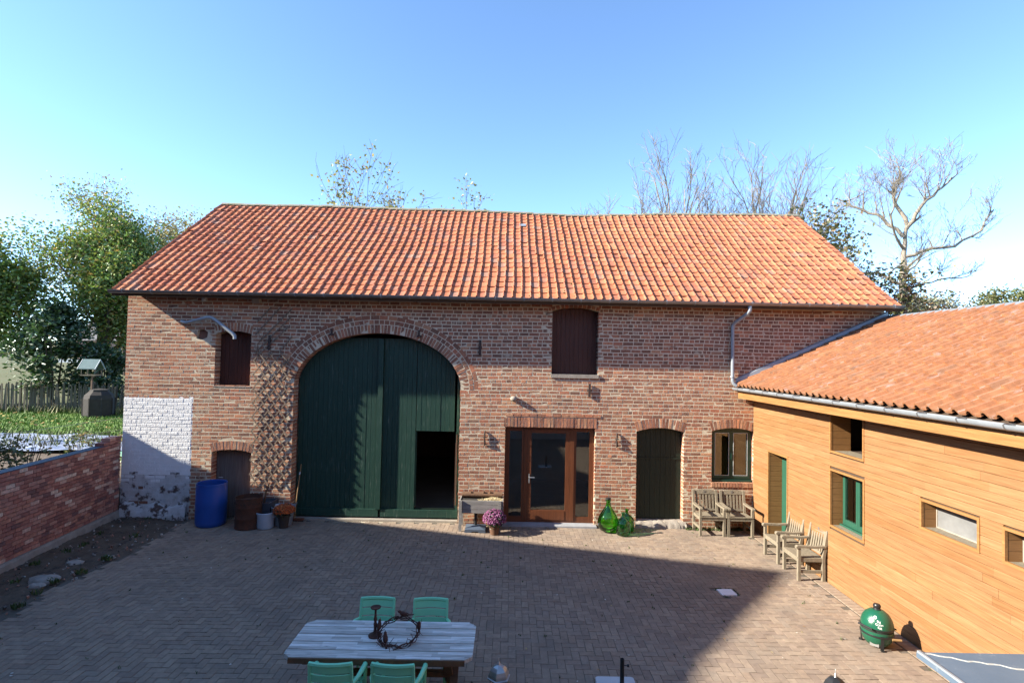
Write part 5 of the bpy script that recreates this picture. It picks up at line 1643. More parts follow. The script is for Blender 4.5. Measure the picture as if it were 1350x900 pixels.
# ==================================================================== TABLE WITH ITS CHAIRS
tx0, tx1, ty0, ty1, tz = -2.39, -.33, -7.09, -6.25, .75
t = thing("garden_table", "long garden table with weathered whitish plank top and brown trestle legs", "table", (-1.36, -6.67, 0))
npk = 5; ch = .085
WPAL = [(1.0, 1.0, 1.0), (.86, .86, .85), (1.12, 1.13, 1.15), (.74, .73, .72), (.95, .94, .92), (1.2, 1.21, 1.23)]
for k in range(npk):
    y0 = ty0 + (ty1 - ty0) * k / npk + .007; y1 = ty0 + (ty1 - ty0) * (k + 1) / npk - .007
    a = ch if k == 0 else 0; b_ = ch if k == npk - 1 else 0
    bed = MB().prism([(tx0 + .01 + a, y0), (tx1 - .01 - a, y0), (tx1 - .01, y0 + a * .9), (tx1 - .01, y1 - b_ * .9), (tx1 - .01 - b_, y1), (tx0 + .01 + b_, y1), (tx0 + .01, y1 - b_ * .9), (tx0 + .01, y0 + a * .9)] if (a or b_) else
                     [(tx0 + .01, y0), (tx1 - .01, y0), (tx1 - .01, y1), (tx0 + .01, y1)], 2, tz - .045, tz - .0035, col=(.8, .8, .8)).build("plank", 'tabletop', t)
    # each plank is glued up from narrow strips of different age
    ns = 3
    for s in range(ns):
        ya = y0 + (y1 - y0) * s / ns + .0006; yb = y0 + (y1 - y0) * (s + 1) / ns - .0006
        ins = ch if (k == 0 and s == 0 or k == npk - 1 and s == ns - 1) else (.03 if (k == 0 and s == 1 or k == npk - 1 and s == ns - 2) else 0)
        x = tx0 + .005 + ins; xe = tx1 - .005 - ins
        while x < xe - .02:
            e = x + rnd.uniform(.25, .9)
            if xe - e < .15: e = xe
            MB().b(x, e - .0012, ya, yb, tz - .0033, tz + rnd.uniform(0, .0012), col=rnd.choice(WPAL)).build("strip", 'tabletop', bed)
            x = e
MB().b(tx0 + .20, tx1 - .20, ty0 + .10, ty0 + .13, .62, .70).build("apron", 'tablewood', t)
MB().b(tx0 + .20, tx1 - .20, ty1 - .13, ty1 - .10, .62, .70).build("apron", 'tablewood', t)
mb = MB(); frame_ring(mb, tx0 + .02 , tx1 - .02, ty0 + .012, ty1 - .012, 0, .03, .03)
MB().b(tx0 + ch, tx1 - ch, ty0 - .012, ty0 + .003, tz - .060, tz - .004).build("edge_lath", 'tablewood', t)
for x in (tx0 + .42, tx1 - .26):
    for s in (-1, 1):
        MB().bar((x + s * .03, -6.67 - s * .30, .03), (x + s * .03, -6.67 + s * .30, .69), .09, .045, up=(0, 1, 0)).build("leg", 'tablewood', t)
    MB().b(x - .06, x + .06, -7.0, -6.34, .645, .704).build("bearer", 'tablewood', t)
MB().b(tx0 + .42, tx1 - .26, -6.70, -6.64, .34, .40).build("stretcher", 'tablewood', t)

def green_chair():
    """Plastic garden armchair facing +y, origin on the ground."""
    t = thing("garden_chair", "chair", "chair", (0, 0, 0), "mint green plastic chairs round the table")
    W_ = .42
    def curvy(u): return -.035 * (1 - u * u)          # the back bows away from the sitter
    zb = lambda z: -.225 - (z - .44) * .20
    def slat(z0, z1, nm):
        n = 8; vs = []; fs = []
        for i in range(n + 1):
            u = -1 + 2 * i / n
            for dz, dy in ((z0, -.008), (z1, -.008), (z1, .008), (z0, .008)): vs.append((u * W_ / 2, zb(dz) + curvy(u) + dy, dz))
        for i in range(n):
            for j in range(4): fs.append((i * 4 + j, i * 4 + (j + 1) % 4, i * 4 + 4 + (j + 1) % 4, i * 4 + 4 + j))
        fs += [(3, 2, 1, 0), (n * 4, n * 4 + 1, n * 4 + 2, n * 4 + 3)]
        MB().add(vs, fs).build(nm, 'plasticgreen', t, smooth=30)
    for k in range(4): slat(.503 + k * .095, .581 + k * .095, "back_slat")
    mb = MB()
    n = 8; vs = []; fs = []
    for i in range(n + 1):
        u = -1 + 2 * i / n
        for dz, dy in ((.876, -.020), (.898, -.016), (.898, .016), (.876, .020)): vs.append((u * (W_ / 2 + .004), zb(.88) + curvy(u) + dy, dz))
    for i in range(n):
        for j in range(4): fs.append((i * 4 + j, i * 4 + (j + 1) % 4, i * 4 + 4 + (j + 1) % 4, i * 4 + 4 + j))
    fs += [(3, 2, 1, 0), (n * 4, n * 4 + 1, n * 4 + 2, n * 4 + 3)]
    mb.add(vs, fs).build("top_rail", 'plasticgreen', t, smooth=30)
    for s in (-1, 1):
        MB().bar((s * (W_ / 2 - .003), zb(.46) - .002, .44), (s * (W_ / 2 - .003), zb(.885) - .002, .885), .026, .034, up=(0, 1, 0)).build("back_post", 'plasticgreen', t)
        xa = s * (W_ / 2 + .035)
        MB().tube([(s * W_ / 2, zb(.68), .66), (xa, -.17, .675), (xa + s * .015, .05, .672), (xa, .20, .655), (xa - s * .01, .215, .62)], [.020, .024, .027, .024, .018], 8).build("armrest", 'plasticgreen', t, smooth=60)
        MB().tube([(xa - s * .01, .205, .64), (xa - s * .02, .215, .40), (xa, .24, .0)], [.020, .021, .017], 8).build("front_leg", 'plasticgreen', t, smooth=60)
        MB().tube([(s * (W_ / 2 - .01), zb(.50), .50), (s * (W_ / 2), -.25, .25), (s * (W_ / 2 + .02), -.29, .0)], [.020, .020, .017], 8).build("rear_leg", 'plasticgreen', t, smooth=60)
    for k in range(5):
        y0 = -.21 + k * .088
        MB().b(-W_ / 2 - .01, W_ / 2 + .01, y0, y0 + .078, .425 + .003 * k, .442 + .003 * k).build("seat_slat", 'plasticgreen', t)
    return t
gc = green_chair()
for i, (x, y, rz, lab) in enumerate(((-1.60, -6.35, PI, "mint green chair at the far side of the table behind the rusty candlestick"),
                                    (-.92, -6.35, PI + .03, "mint green chair at the far side of the table behind the bird wreath"),
                                    (-1.73, -7.18, .02, "mint green chair with its back to the viewer, at the end below the candlestick"),
                                    (-1.09, -7.18, -.04, "mint green chair with its back to the viewer, beside the table's visible leg"))):
    o_ = gc if i == 0 else copy_tree(gc)
    o_.location = (x, y, .034); o_.rotation_euler = (0, 0, rz); o_["label"] = lab

# candlestick
cs = (-1.49, -6.62)
t = thing("candlestick", "rusty brown turned candlestick standing on the plank table", "candlestick", (*cs, tz))
MB().lathe([(.075, 0), (.078, .012), (.06, .022), (.03, .035), (.022, .05)], 24, (*cs, tz + .003)).build("foot", 'rust', t, smooth=50)
MB().lathe([(.020, .05), (.016, .09), (.021, .14), (.014, .16), (.022, .19), (.014, .22), (.012, .27), (.014, .305)], 14, (*cs, tz + .003)).build("stem", 'rustdark', t, smooth=50)
MB().lathe([(.015, .305), (.055, .318), (.060, .330), (.050, .328), (0, .320)], 24, (*cs, tz + .003)).build("dish", 'rust', t, smooth=50)
# bird wreath of iron twigs
wc = Vector((-1.21, -6.66, tz + .02))
t = thing("bird_wreath", "rusty iron twig wreath with four small birds lying on the table", "wreath", tuple(wc - Vector((0, 0, .017))))
WR = .225
tilt = rad(16)
def wp(a, r, h=0):
    return wc + Vector((math.cos(a) * r, math.sin(a) * r * math.cos(tilt) , .05 + math.sin(a) * r * math.sin(tilt) + h))
mb = MB()
for strand in range(4):
    ph = strand * 1.6
    pts = []
    for k in range(49):
        a = 2 * PI * k / 48
        pts.append(wp(a, WR + .020 * math.sin(a * 3 + ph) + .010 * math.sin(a * 7 + ph * 2), .018 * math.sin(a * 4 + ph * 1.7)))
    mb.tube(pts, .0058, 5, caps=False)
for k in range(26):
    a = rnd.random() * 2 * PI; da = rnd.choice((-1, 1)) * rnd.uniform(.25, .5)
    p0 = wp(a, WR); p1 = wp(a + da * .5, WR + rnd.uniform(-.05, .05), rnd.uniform(-.01, .03)); p2 = wp(a + da, WR + rnd.choice((-1, 1)) * rnd.uniform(.04, .09), rnd.uniform(0, .06))
    mb.tube([p0, p1, p2], [.0055, .0045, .0025], 4)
mb.build("twig_ring", 'rustdark', t)
def bird(p, yaw, pitch, nm="bird"):
    mb = MB()
    R_ = Matrix.Rotation(yaw, 3, 'Z') @ Matrix.Rotation(-pitch, 3, 'Y')
    b_ = MB(); b_.lathe([(0, -.055), (.014, -.045), (.026, -.015), (.027, .010), (.020, .032), (.017, .042), (.018, .052), (.013, .064), (.004, .070), (.0025, .084), (0, .086)], 10)
    body = [(v[2], v[0], v[1] + (.012 if v[2] > .04 else 0)) for v in b_.v]
    mb.add([p + R_ @ Vector(v) for v in body], b_.f)
    tl = [(-.045, -.008, .003), (-.045, .008, .003), (-.125, .013, .035), (-.125, -.013, .035), (-.045, -.008, -.006), (-.045, .008, -.006), (-.125, .013, .030), (-.125, -.013, .030)]
    mb.add([p + R_ @ Vector(v) for v in tl], [(0, 1, 2, 3), (7, 6, 5, 4), (0, 4, 5, 1), (1, 5, 6, 2), (2, 6, 7, 3), (3, 7, 4, 0)])
    for s in (-1, 1):
        w = [(.015, s * .026, .010), (-.03, s * .022, .016), (-.07, s * .012, .014), (-.02, s * .029, -.006)]
        mb.add([p + R_ @ Vector(v) for v in w], [(0, 1, 2, 3)])
        mb.tube([p + R_ @ Vector((.0, s * .010, -.02)), p + R_ @ Vector((.004, s * .010, -.048))], .003, 4)
    mb.build(nm, 'rustdark', t, smooth=50)
bird(wp(rad(88), WR, .045), rad(175), .25)
bird(wp(rad(10), WR, .045), rad(-70), .9)
bird(wp(rad(232), WR * .86, .045), rad(110), .9)
bird(wp(rad(172), WR * 1.05, .045), rad(80), 1.0)

# lanterns near the camera
def lantern():
    t = thing("lantern", "x", "lantern", (0, 0, 0), "metal lanterns with domed roofs")
    H = .33
    hexa = lambda r, z, n=6: [(r * math.cos(2 * PI * k / n + .3), r * math.sin(2 * PI * k / n + .3), z) for k in range(n)]
    def stack(rings, nm, mat, smooth=None, n=6):
        vs = []; fs = []
        for r, z in rings: vs += hexa(r, z, n)
        for i in range(len(rings) - 1):
            for k in range(n): fs.append((i * n + k, i * n + (k + 1) % n, (i + 1) * n + (k + 1) % n, (i + 1) * n + k))
        fs.append(tuple(range(n - 1, -1, -1))); fs.append(tuple((len(rings) - 1) * n + k for k in range(n)))
        return MB().add(vs, fs).build(nm, mat, t, smooth=smooth)
    stack([(.115, 0), (.12, .02), (.11, .035)], "base_plate", 'steel')
    for k in range(6):
        a = 2 * PI * k / 6 + .3
        MB().bar((.10 * math.cos(a), .10 * math.sin(a), .03), (.10 * math.cos(a), .10 * math.sin(a), H), .012, .012).build("post", 'steel', t)
    stack([(.094, .036), (.094, H - .005)], "glass_panes", 'glass')
    stack([(.135, H), (.138, H + .012), (.115, H + .02), (.122, H + .028), (.118, H + .05), (.10, H + .09), (.068, H + .122), (.028, H + .138), (.018, H + .142)], "domed_roof", 'steel')
    MB().lathe([(.016, 0), (.010, .012), (.016, .022), (.009, .034), (.004, .05), (.003, .085), (0, .088)], 10, (0, 0, H + .14)).build("finial", 'steel', t, smooth=50)
    return t
la = lantern()
for i, (x, y, rz, lab) in enumerate(((-.05, -6.72, 0, "metal lantern with a silvery six sided dome beside the table"),
                                    (3.72, -6.84, .4, "lantern with only its dark dome in view, near the grill"))):
    o_ = la if i == 0 else copy_tree(la)
    o_.location = (x, y, .034); o_.rotation_euler = (0, 0, rz); o_["label"] = lab
    if i == 1:
        for ch_ in o_.children:
            if ch_.name.startswith("domed_roof"): ch_.data = ch_.data.copy(); ch_.data.materials[0] = M['black']
# pale parasol foot with a black tube
t = thing("parasol_base", "pale square parasol foot with black steel tube out on the paving", "parasol base", (1.37, -6.43, 0))
mb = MB()
def rsq(c, w, r, n=5):
    pts = []
    for q, (sx, sy) in enumerate(((1, 1), (-1, 1), (-1, -1), (1, -1))):
        for k in range(n + 1):
            a = PI / 2 * q + PI / 2 * k / n
            pts.append((c[0] + sx * (w - r) + math.cos(a) * r, c[1] + sy * (w - r) + math.sin(a) * r))
    return pts
mb.prism(rsq((1.37, -6.43), .235, .04), 2, .035, .095); mb.build("foot_slab", 'whitestone', t)
MB().lathe([(.05, .095), (.05, .11), (.026, .115), (.025, .46), (.019, .462), (.018, .2)], 16, (1.41, -6.47, 0)).build("tube", 'black', t, smooth=40)
mb = MB(); mb.tube([(1.434, -6.47, .385), (1.468, -6.48, .388)], .006, 6); mb.tube([(1.464, -6.48, .388), (1.490, -6.485, .39)], [.016, .018], 8)
mb.build("clamp_knob", 'black', t, smooth=60)

# flat blue-grey covered top in the near corner
t = thing("outdoor_counter", "flat blue grey sheet covered top with a pale ragged seam in the near corner", "counter", (5.05, -8.2, 0))
kx0, kx1, ky0, ky1, kz = 4.33, 5.84, -9.6, -7.24, 1.0
MB().b(kx0 + .25, kx1, ky0, ky1 - .12, .03, kz - .055).build("cabinet", 'greybase', t)
MB().b(kx0, kx1, ky0, ky1, kz - .05, kz).build("top_sheet", 'leadsheet', t)
MB().prism([(kx0, kz + .002), (kx0 + .045, kz + .002), (kx0 + .03, kz + .022), (kx0 + .005, kz + .022)], 1, ky0, ky1 - .004).build("raised_edge", 'zinc', t)
mb = MB()
pts = []
for k in range(26):
    u = k / 25
    x = kx0 + .06 + u * 1.40; y = ky1 - .03 - u * .47 + .012 * math.sin(k * 1.9) + .01 * math.sin(k * .8)
    pts.append((x, y))
vs = []; fs = []
for k, (x, y) in enumerate(pts):
    w = .010 + .008 * abs(math.sin(k * 2.3))
    vs += [(x, y - w, kz + .001), (x, y + w, kz + .001), (x, y, kz + .008)]
for k in range(25): fs += [(k * 3, k * 3 + 2, k * 3 + 5, k * 3 + 3), (k * 3 + 2, k * 3 + 1, k * 3 + 4, k * 3 + 5)]
mb.add(vs, fs).build("pale_seam", 'seam', t)

# ==================================================================== THE FARMHOUSE ROUND THE REST OF THE YARD (it throws the long shadow)
fh = thing("farmhouse", "brick farmhouse wing whose steep gable shades the yard from the left", "house", (-15.5, -8, 0))
XF = -13.0
prof = [(-.35, 0), (-.35, 4.10), (-1.0, 4.18), (-6.12, 9.86), (-8.45, 8.52), (-9.1, 8.30), (-21, 8.2), (-21, 0)]
MB().prism(prof, 0, XF - 6, XF).build("wing_wall", 'housebrick', fh)
mb = MB()
def rs(a, b_, x0, x1, t=.10, ov=.0):
    (y0, z0), (y1, z1) = a, b_
    n = Vector((0, -(z1 - z0), (y1 - y0))).normalized(); n = n if n.z > 0 else -n
    mb.add([(x0, y0, z0 + .004), (x1, y0, z0 + .004), (x1, y1, z1 + .004), (x0, y1, z1 + .004)] + [(x, y + n.y * t, z + n.z * t) for x, y, z in ((x0, y0, z0), (x1, y0, z0), (x1, y1, z1), (x0, y1, z1))],
           [(3, 2, 1, 0), (4, 5, 6, 7), (0, 1, 5, 4), (1, 2, 6, 5), (2, 3, 7, 6), (3, 0, 4, 7)])
rs((-1.0, 4.18), (-6.12, 9.86), XF - 6.1, XF + .02, .02); rs((-6.12, 9.86), (-8.45, 8.52), XF - 6.1, XF + .02, .02)
mb.build("wing_roof", 'tile', fh)
MB().b(-18.9, 9.5, -21.5, -13.7, -.02, 6.2).build("main_wall", 'bouncebrick', fh)
mb = MB(); mb.prism([(-21.9, 6.1), (-13.3, 6.1), (-17.6, 9.8)], 0, -12.9, 9.9); mb.build("main_roof", 'tile', fh)
for x in (-10, -7.2, -4.4, -1.6, 1.6, 4.4, 7.2):
    for z in (1.0, 3.9):
        if x == -1.6 and z < 2: continue
        f_ = MB().b(x - .55, x + .55, -13.72, -13.66, z, z + 1.5).build("window", 'whitestone', fh)
        MB().b(x - .47, x + .47, -13.665, -13.655, z + .08, z + 1.42).build("pane", 'slate', f_)
dr = MB().b(-2.1, -1.1, -13.72, -13.66, .05, 2.2).build("front_door", 'green_dark', fh)

# ==================================================================== GARDEN BEHIND THE WALL
GZ_ = .60
def garden_z(x, y):
    h = GZ_
    if y > 16: h += min(1, (y - 16) / 20) * 1.9
    return h
mb = MB(); vs = []; fs = []
xs = np.linspace(-80, -9.42, 60); ys = np.linspace(-.3, 16.2, 40)
for y in ys:
    for x in xs: vs.append((x, y, garden_z(x, y) + .03 * math.sin(x * .9) * math.sin(y * .7)))
for j in range(len(ys) - 1):
    for i in range(len(xs) - 1):
        a = j * len(xs) + i; fs.append((a, a + 1, a + len(xs) + 1, a + len(xs)))
mb.add(vs, fs); struct(mb.build("lawn", 'grass', smooth=180))
mb = MB(); vs = []; fs = []
ys = np.concatenate([np.linspace(16.2, 36, 30), [60, 100, 200]])
for y in ys:
    for x in xs: vs.append((x, y, garden_z(x, y) + .03 * math.sin(x * .9) * math.sin(y * .7)))
for j in range(len(ys) - 1):
    for i in range(len(xs) - 1):
        a = j * len(xs) + i; fs.append((a, a + 1, a + len(xs) + 1, a + len(xs)))
mb.add(vs, fs); struct(mb.build("rear_garden_ground", 'field', smooth=180))
MB_ = MB().b(-9.44, -9.40, -.3, 40, -.1, GZ_ + .02); struct(MB_.build("bank", 'soil'))
# grass blades and fallen leaves
npr = np.random.default_rng(9)
def scatter_blades(n, fx, h, w, cols, name, label, cat):
    P = np.array([fx() for _ in range(n)])
    a = npr.random(n) * PI; la = npr.random(n) * 2 * PI
    hh = h * (.5 + npr.random(n)); ww = w * (.6 + .8 * npr.random(n))
    u = np.stack([np.cos(a) * ww, np.sin(a) * ww, np.zeros(n)], 1)
    l = np.stack([np.cos(la) * hh * .5, np.sin(la) * hh * .5, hh], 1)
    V = np.stack([P - u, P + u, P + l], 1).reshape(-1, 3)
    F = np.arange(n * 3).reshape(-1, 3)
    c = np.repeat(np.array([cols[i] for i in npr.integers(0, len(cols), n)]), 3, 0)
    o_ = arrays(name, V, F, c, 'blade', None, 'stuff'); tag(o_, label, cat)
def lawnpt():
    y = rnd.uniform(7, 17); x = rnd.uniform(-27, -9.6)
    return (x, y, garden_z(x, y))
scatter_blades(26000, lawnpt, .10, .022, ((.10, .20, .02), (.14, .24, .03), (.08, .16, .02), (.17, .25, .05)), "grass", "short bright green grass of the garden behind the wall", "grass")
def rough():
    y = rnd.choice((rnd.uniform(15.2, 17), rnd.uniform(5, 8))); x = rnd.uniform(-30, -9.6)
    return (x, y, garden_z(x, y))
scatter_blades(6000, rough, .34, .03, ((.07, .11, .025), (.11, .14, .04), (.05, .08, .02), (.20, .18, .07)), "rough_grass", "rough tufts and weeds along the fence and borders", "grass")
mb = MB()
for q in range(1500):
    y = rnd.choice((rnd.uniform(17, 34), rnd.uniform(10, 17))); x = rnd.uniform(-48, -9.6); z = garden_z(x, y) + .05; r = rnd.uniform(.04, .09); a = rnd.random() * 3
    mb.add([(x + math.cos(a + t * PI / 2) * r, y + math.sin(a + t * PI / 2) * r, z + rnd.uniform(0, .06)) for t in range(4)], [(0, 1, 2, 3)],
           rnd.choice(((.38, .22, .08), (.30, .15, .05), (.45, .33, .10), (.22, .13, .06))))
o_ = mb.build("fallen_leaves", 'blade', kind='stuff'); tag(o_, "brown autumn leaves fallen on the garden behind the fence", "leaves")
# sheet over a bed, border soil
mb = MB(); vs = []; fs = []
for j in range(13):
    for i in range(33):
        x = -24 + i * 11.5 / 32; y = 4.3 + j * 3.3 / 12 + .5 * (x + 18) * .06
        vs.append((x, y, GZ_ + .16 + .07 * math.sin(x * 3.1 + y) * math.sin(y * 4.2) + rnd.uniform(-.025, .025)))
for j in range(12):
    for i in range(32): a = j * 33 + i; fs.append((a, a + 1, a + 34, a + 33))
mb.add(vs, fs); o_ = mb.build("plastic_sheet", 'tarp_blue', smooth=50); tag(o_, "crumpled pale blue plastic sheet lying on a bed before the lawn", "plastic sheet")
mb = MB(); mb.add([(-26, -.2, GZ_ + .03), (-9.45, -.2, GZ_ + .03), (-9.45, 5.2, GZ_ + .05), (-26, 4.0, GZ_ + .05)], [(0, 1, 2, 3)]); struct(mb.build("flower_bed", 'soil'))
mb = MB(); mb.prism([(-11.9, 3.6), (-9.7, 5.6), (-9.6, 4.2), (-10.6, 3.0)], 2, GZ_ + .05, GZ_ + .30); o_ = mb.build("cold_frame", mk("pale green sheet", (.16, .36, .26), (.22, .42, .32), 2, .5)); tag(o_, "pale green sheet over a low bed at the barn corner", "garden sheet")

# ------------------------------------------------------------------ plants
def leaves(P, N_, size, cols, wts=None, elong=1.6, up=.25):
    """Leaf quads (bent diamonds) at points P."""
    n = len(P)
    d = npr.normal(size=(n, 3)); d[:, 2] *= .6; d /= np.linalg.norm(d, axis=1)[:, None]
    nrm = npr.normal(size=(n, 3)); nrm[:, 2] += up * 3
    s = np.cross(d, nrm); s /= np.linalg.norm(s, axis=1)[:, None] + 1e-9
    L_ = size * (.6 + .7 * npr.random(n))[:, None]
    q = np.cross(s, d)
    V = np.stack([P - d * L_ * .5, P + s * L_ * .5 / elong - q * L_ * .08, P + d * L_ * .5, P - s * L_ * .5 / elong - q * L_ * .08], 1).reshape(-1, 3)
    F = np.arange(n * 4).reshape(-1, 4)
    ci = npr.choice(len(cols), n, p=None if wts is None else np.array(wts) / sum(wts))
    C = np.array(cols)[ci] * (.75 + .5 * npr.random(n))[:, None]
    return V, F, np.repeat(C, 4, 0)

def skeleton(q, base, h, spread, levels, nkids, r0, lean=(0, 0), first=.3, up=.55, shrink=.62, wander=.10, trunkfrac=.55):
    """Branch list [(points, radii, level)] and twig tips."""
    out = []; tips = []
    def grow(p, d, ln, r, lev):
        n = 6 if lev == 0 else 4
        pts = [p.copy()]; rs_ = [r]
        dd = d.copy()
        for i in range(n):
            dd = (dd + Vector((q.gauss(0, wander * (.45 if lev == 0 else 1)), q.gauss(0, wander * (.45 if lev == 0 else 1)), q.gauss(0, wander * .6) + (.05 if lev else 0)))).normalized()
            pts.append(pts[-1] + dd * ln / n); rs_.append(r * (1 - (i + 1) / n * (.55 if lev < levels else .9)))
        out.append((pts, rs_, lev))
        if lev >= levels: tips.append((pts[-1], dd)); tips.append((pts[-2], dd)); return
        for k in range(nkids[lev]):
            t = (first if lev == 0 else .25) + (1 - (first if lev == 0 else .25)) * ((k + q.random()) / nkids[lev])
            i = min(n - 1, int(t * n)); pp = pts[i].lerp(pts[i + 1], t * n - i)
            rr = rs_[i] * q.uniform(.45, .7)
            a = q.random() * 2 * PI + k * 2.4
            side = Vector((math.cos(a) * spread, math.sin(a) * spread, 0))
            nd = (dd * (up * (1 - .3 * lev / levels)) + side * q.uniform(.5, 1.0) + Vector((0, 0, .22))).normalized()
            grow(pp, nd, ln * shrink * q.uniform(.75, 1.15) * (1.15 - .45 * t if lev == 0 else 1), rr, lev + 1)
        grow(pts[-1], dd, ln * shrink * .8, rs_[-1] * .9, lev + 1)
    grow(Vector(base), Vector((lean[0], lean[1], 1)).normalized(), h * trunkfrac, r0, 0)
    return out, tips

def limb_tree(name, base, limbs, label, group, seed, bark, twl=2.4, r=.05):
    """A tree whose main limbs are given as point lists with start radii; finer branching grows from them."""
    q = random.Random(seed)
    t = thing(name, label, "tree", base, group)
    tk = MB(); tw = MB()
    def sub(p, d, ln, rr, lev):
        pts = [p]; dd = d; rs_ = [rr]; n = 4
        for i in range(n):
            dd = (dd + Vector((q.gauss(0, .07), q.gauss(0, .07), q.gauss(.04, .06)))).normalized()
            pts.append(pts[-1] + dd * ln / n); rs_.append(max(.007, rr * (1 - .85 * (i + 1) / n)))
        tw.tube(pts, rs_, 4 if lev == 0 else 3, caps=False)
        if lev >= 3: return
        for k in range((6, 3, 2)[lev]):
            i = q.randrange(1, n + 1); s_ = Vector((q.gauss(0, .5), q.gauss(0, .5), q.gauss(.15, .3)))
            sub(pts[i].copy(), (dd * .8 + s_).normalized(), ln * q.uniform(.45, .75), max(.008, rs_[min(i, n - 1)] * .62), lev + 1)
    for pl, r0, nk in limbs:
        pl = [Vector(p) for p in pl]
        # smooth the limb a little
        pts = [pl[0]]
        for a_, b_ in zip(pl, pl[1:]):
            for u in (.34, .67, 1): pts.append(a_.lerp(b_, u) + Vector((q.gauss(0, .05), q.gauss(0, .05), q.gauss(0, .05))) * (u < 1))
        m = len(pts)
        tk.tube(pts, [r0 * (1 - .75 * i / (m - 1)) + .012 for i in range(m)], 8, caps=False)
        for k in range(nk):
            u = .25 + .75 * (k + q.random()) / nk; i = min(m - 2, int(u * (m - 1)))
            d = (pts[i + 1] - pts[i]).normalized()
            s_ = Vector((q.gauss(0, .5), q.gauss(0, .5), q.gauss(.3, .3)))
            sub(pts[i].lerp(pts[i + 1], q.random()), (d * .7 + s_).normalized(), twl * q.uniform(.6, 1.1) * (1.15 - .5 * u), r0 * .30 + .014, 0 if r0 > .05 else 1)
    tk.build("trunk", bark, t, smooth=60); tw.build("branches", bark, t, kind='stuff')
    return t

def tree(name, base, h, label, group, seed, spread=.8, levels=3, nkids=(7, 4, 3), r0=.22, bark='bark', leafset=None, nleaf=0, lsize=.16, lspread=.35,
         lean=(0, 0), first=.3, up=.55, shrink=.6, cat="tree", zlo=0.0, xwin=None, trunkfrac=.55, wts=None, wander=.10, fine=0, thin=1.0):
    q = random.Random(seed)
    t = thing(name, label, cat, base, group)
    br, tips = skeleton(q, base, h, spread, levels, nkids, r0, lean, first, up, shrink, trunkfrac=trunkfrac, wander=wander)
    tk = MB(); tw = MB()
    for pts, rs_, lev in br:
        (tk if lev <= 1 else tw).tube(pts, [max(.007 * thin, r * (thin if lev > 1 else 1)) for r in rs_], 7 if lev == 0 else (5 if lev == 1 else 3), caps=False)
    for (p, d) in tips[:]:
        for k in range(fine):
            e = p + (d + Vector((q.gauss(0, .6), q.gauss(0, .6), q.gauss(.1, .5)))).normalized() * q.uniform(.35, .9)
            m_ = p.lerp(e, .5) + Vector((q.gauss(0, .04), q.gauss(0, .04), q.gauss(0, .04)))
            tw.tube([p, m_, e], [.008 * thin, .006 * thin, .004 * thin], 3, caps=False)
            if leafset is None: continue
    tr_ = tk.build("trunk", bark, t, smooth=60)
    if tw.v: tw.build("branches", bark, t, kind='stuff')
    if leafset and nleaf:
        T_ = np.array([tuple(p) for p, d in tips])
        idx = npr.integers(0, len(T_), nleaf)
        P = T_[idx] + npr.normal(size=(nleaf, 3)) * lspread * np.array([1, 1, .8])
        P = P[P[:, 2] > base[2] + zlo]
        V, F, C = leaves(P, None, lsize, leafset, wts)
        arrays("crown", V, F, C, 'leaf', t, 'stuff')
    return t

GREEN = [(0.125, 0.213, 0.037), (0.163, 0.250, 0.044), (0.213, 0.275, 0.050), (0.088, 0.150, 0.031), (0.300, 0.312, 0.062), (0.375, 0.325, 0.075), (0.338, 0.225, 0.062)]
DARK = [(.022, .050, .016), (.03, .065, .020), (.04, .085, .028), (.055, .10, .03)]
BROWN = [(.22, .15, .07), (.28, .17, .08), (.18, .16, .06), (.14, .15, .05), (.32, .22, .10)]
AUT = [(.22, .24, .07), (.30, .28, .09), (.36, .30, .11), (.16, .18, .05), (.26, .17, .06)]
COPPER = [(.24, .10, .05), (.30, .14, .07), (.18, .08, .04), (.20, .15, .07)]

# left garden trees
tree("broadleaf_tree", (-25.4, 20.5, 1.0), 12.4, "largest broadleaf tree behind the paling fence, green turning yellow", "trees left of the barn", 21, spread=.75, levels=3, nkids=(10, 5, 4), r0=.30,
     leafset=GREEN, nleaf=36000, lsize=.20, lspread=.62, first=.22, shrink=.60, zlo=2.4, wts=(6, 6, 4, 4, 3, 2, 2))
tree("broadleaf_tree", (-29.8, 17.6, .8), 10.0, "broadleaf tree at the left picture edge with a full green crown", "trees left of the barn", 27, spread=.8, levels=3, nkids=(9, 4, 4), r0=.24,
     leafset=GREEN, nleaf=20000, lsize=.21, lspread=.6, first=.2, shrink=.6, zlo=1.6, wts=(5, 5, 3, 5, 2, 1, 1))
tree("broadleaf_tree", (-29.5, 29, 2.0), 15.2, "thin crowned brownish tree rising behind the largest green tree", "trees left of the barn", 33, spread=.85, levels=3, nkids=(8, 5, 4), r0=.26,
     leafset=[(.20, .17, .05), (.26, .20, .07), (.16, .15, .05), (.30, .22, .09)], nleaf=11000, lsize=.19, lspread=.6, first=.25, fine=2, thin=1.2)
tree("broadleaf_tree", (-30.0, 37, 2.5), 14.0, "pale yellowish tree half hidden by the barn's left roof edge", "trees left of the barn", 36, spread=.8, levels=3, nkids=(8, 4, 4), r0=.24,
     leafset=AUT, nleaf=13000, lsize=.23, lspread=.8, first=.25)
tree("broadleaf_tree", (-23.6, 21.5, 1.1), 8.6, "broadleaf tree with yellowing leaves next to the barn's left corner", "trees left of the barn", 45, spread=.75, levels=3, nkids=(7, 4, 3), r0=.19,
     leafset=GREEN, nleaf=13000, lsize=.20, lspread=.55, first=.35, zlo=2.6, wts=(3, 4, 4, 3, 4, 3, 2))
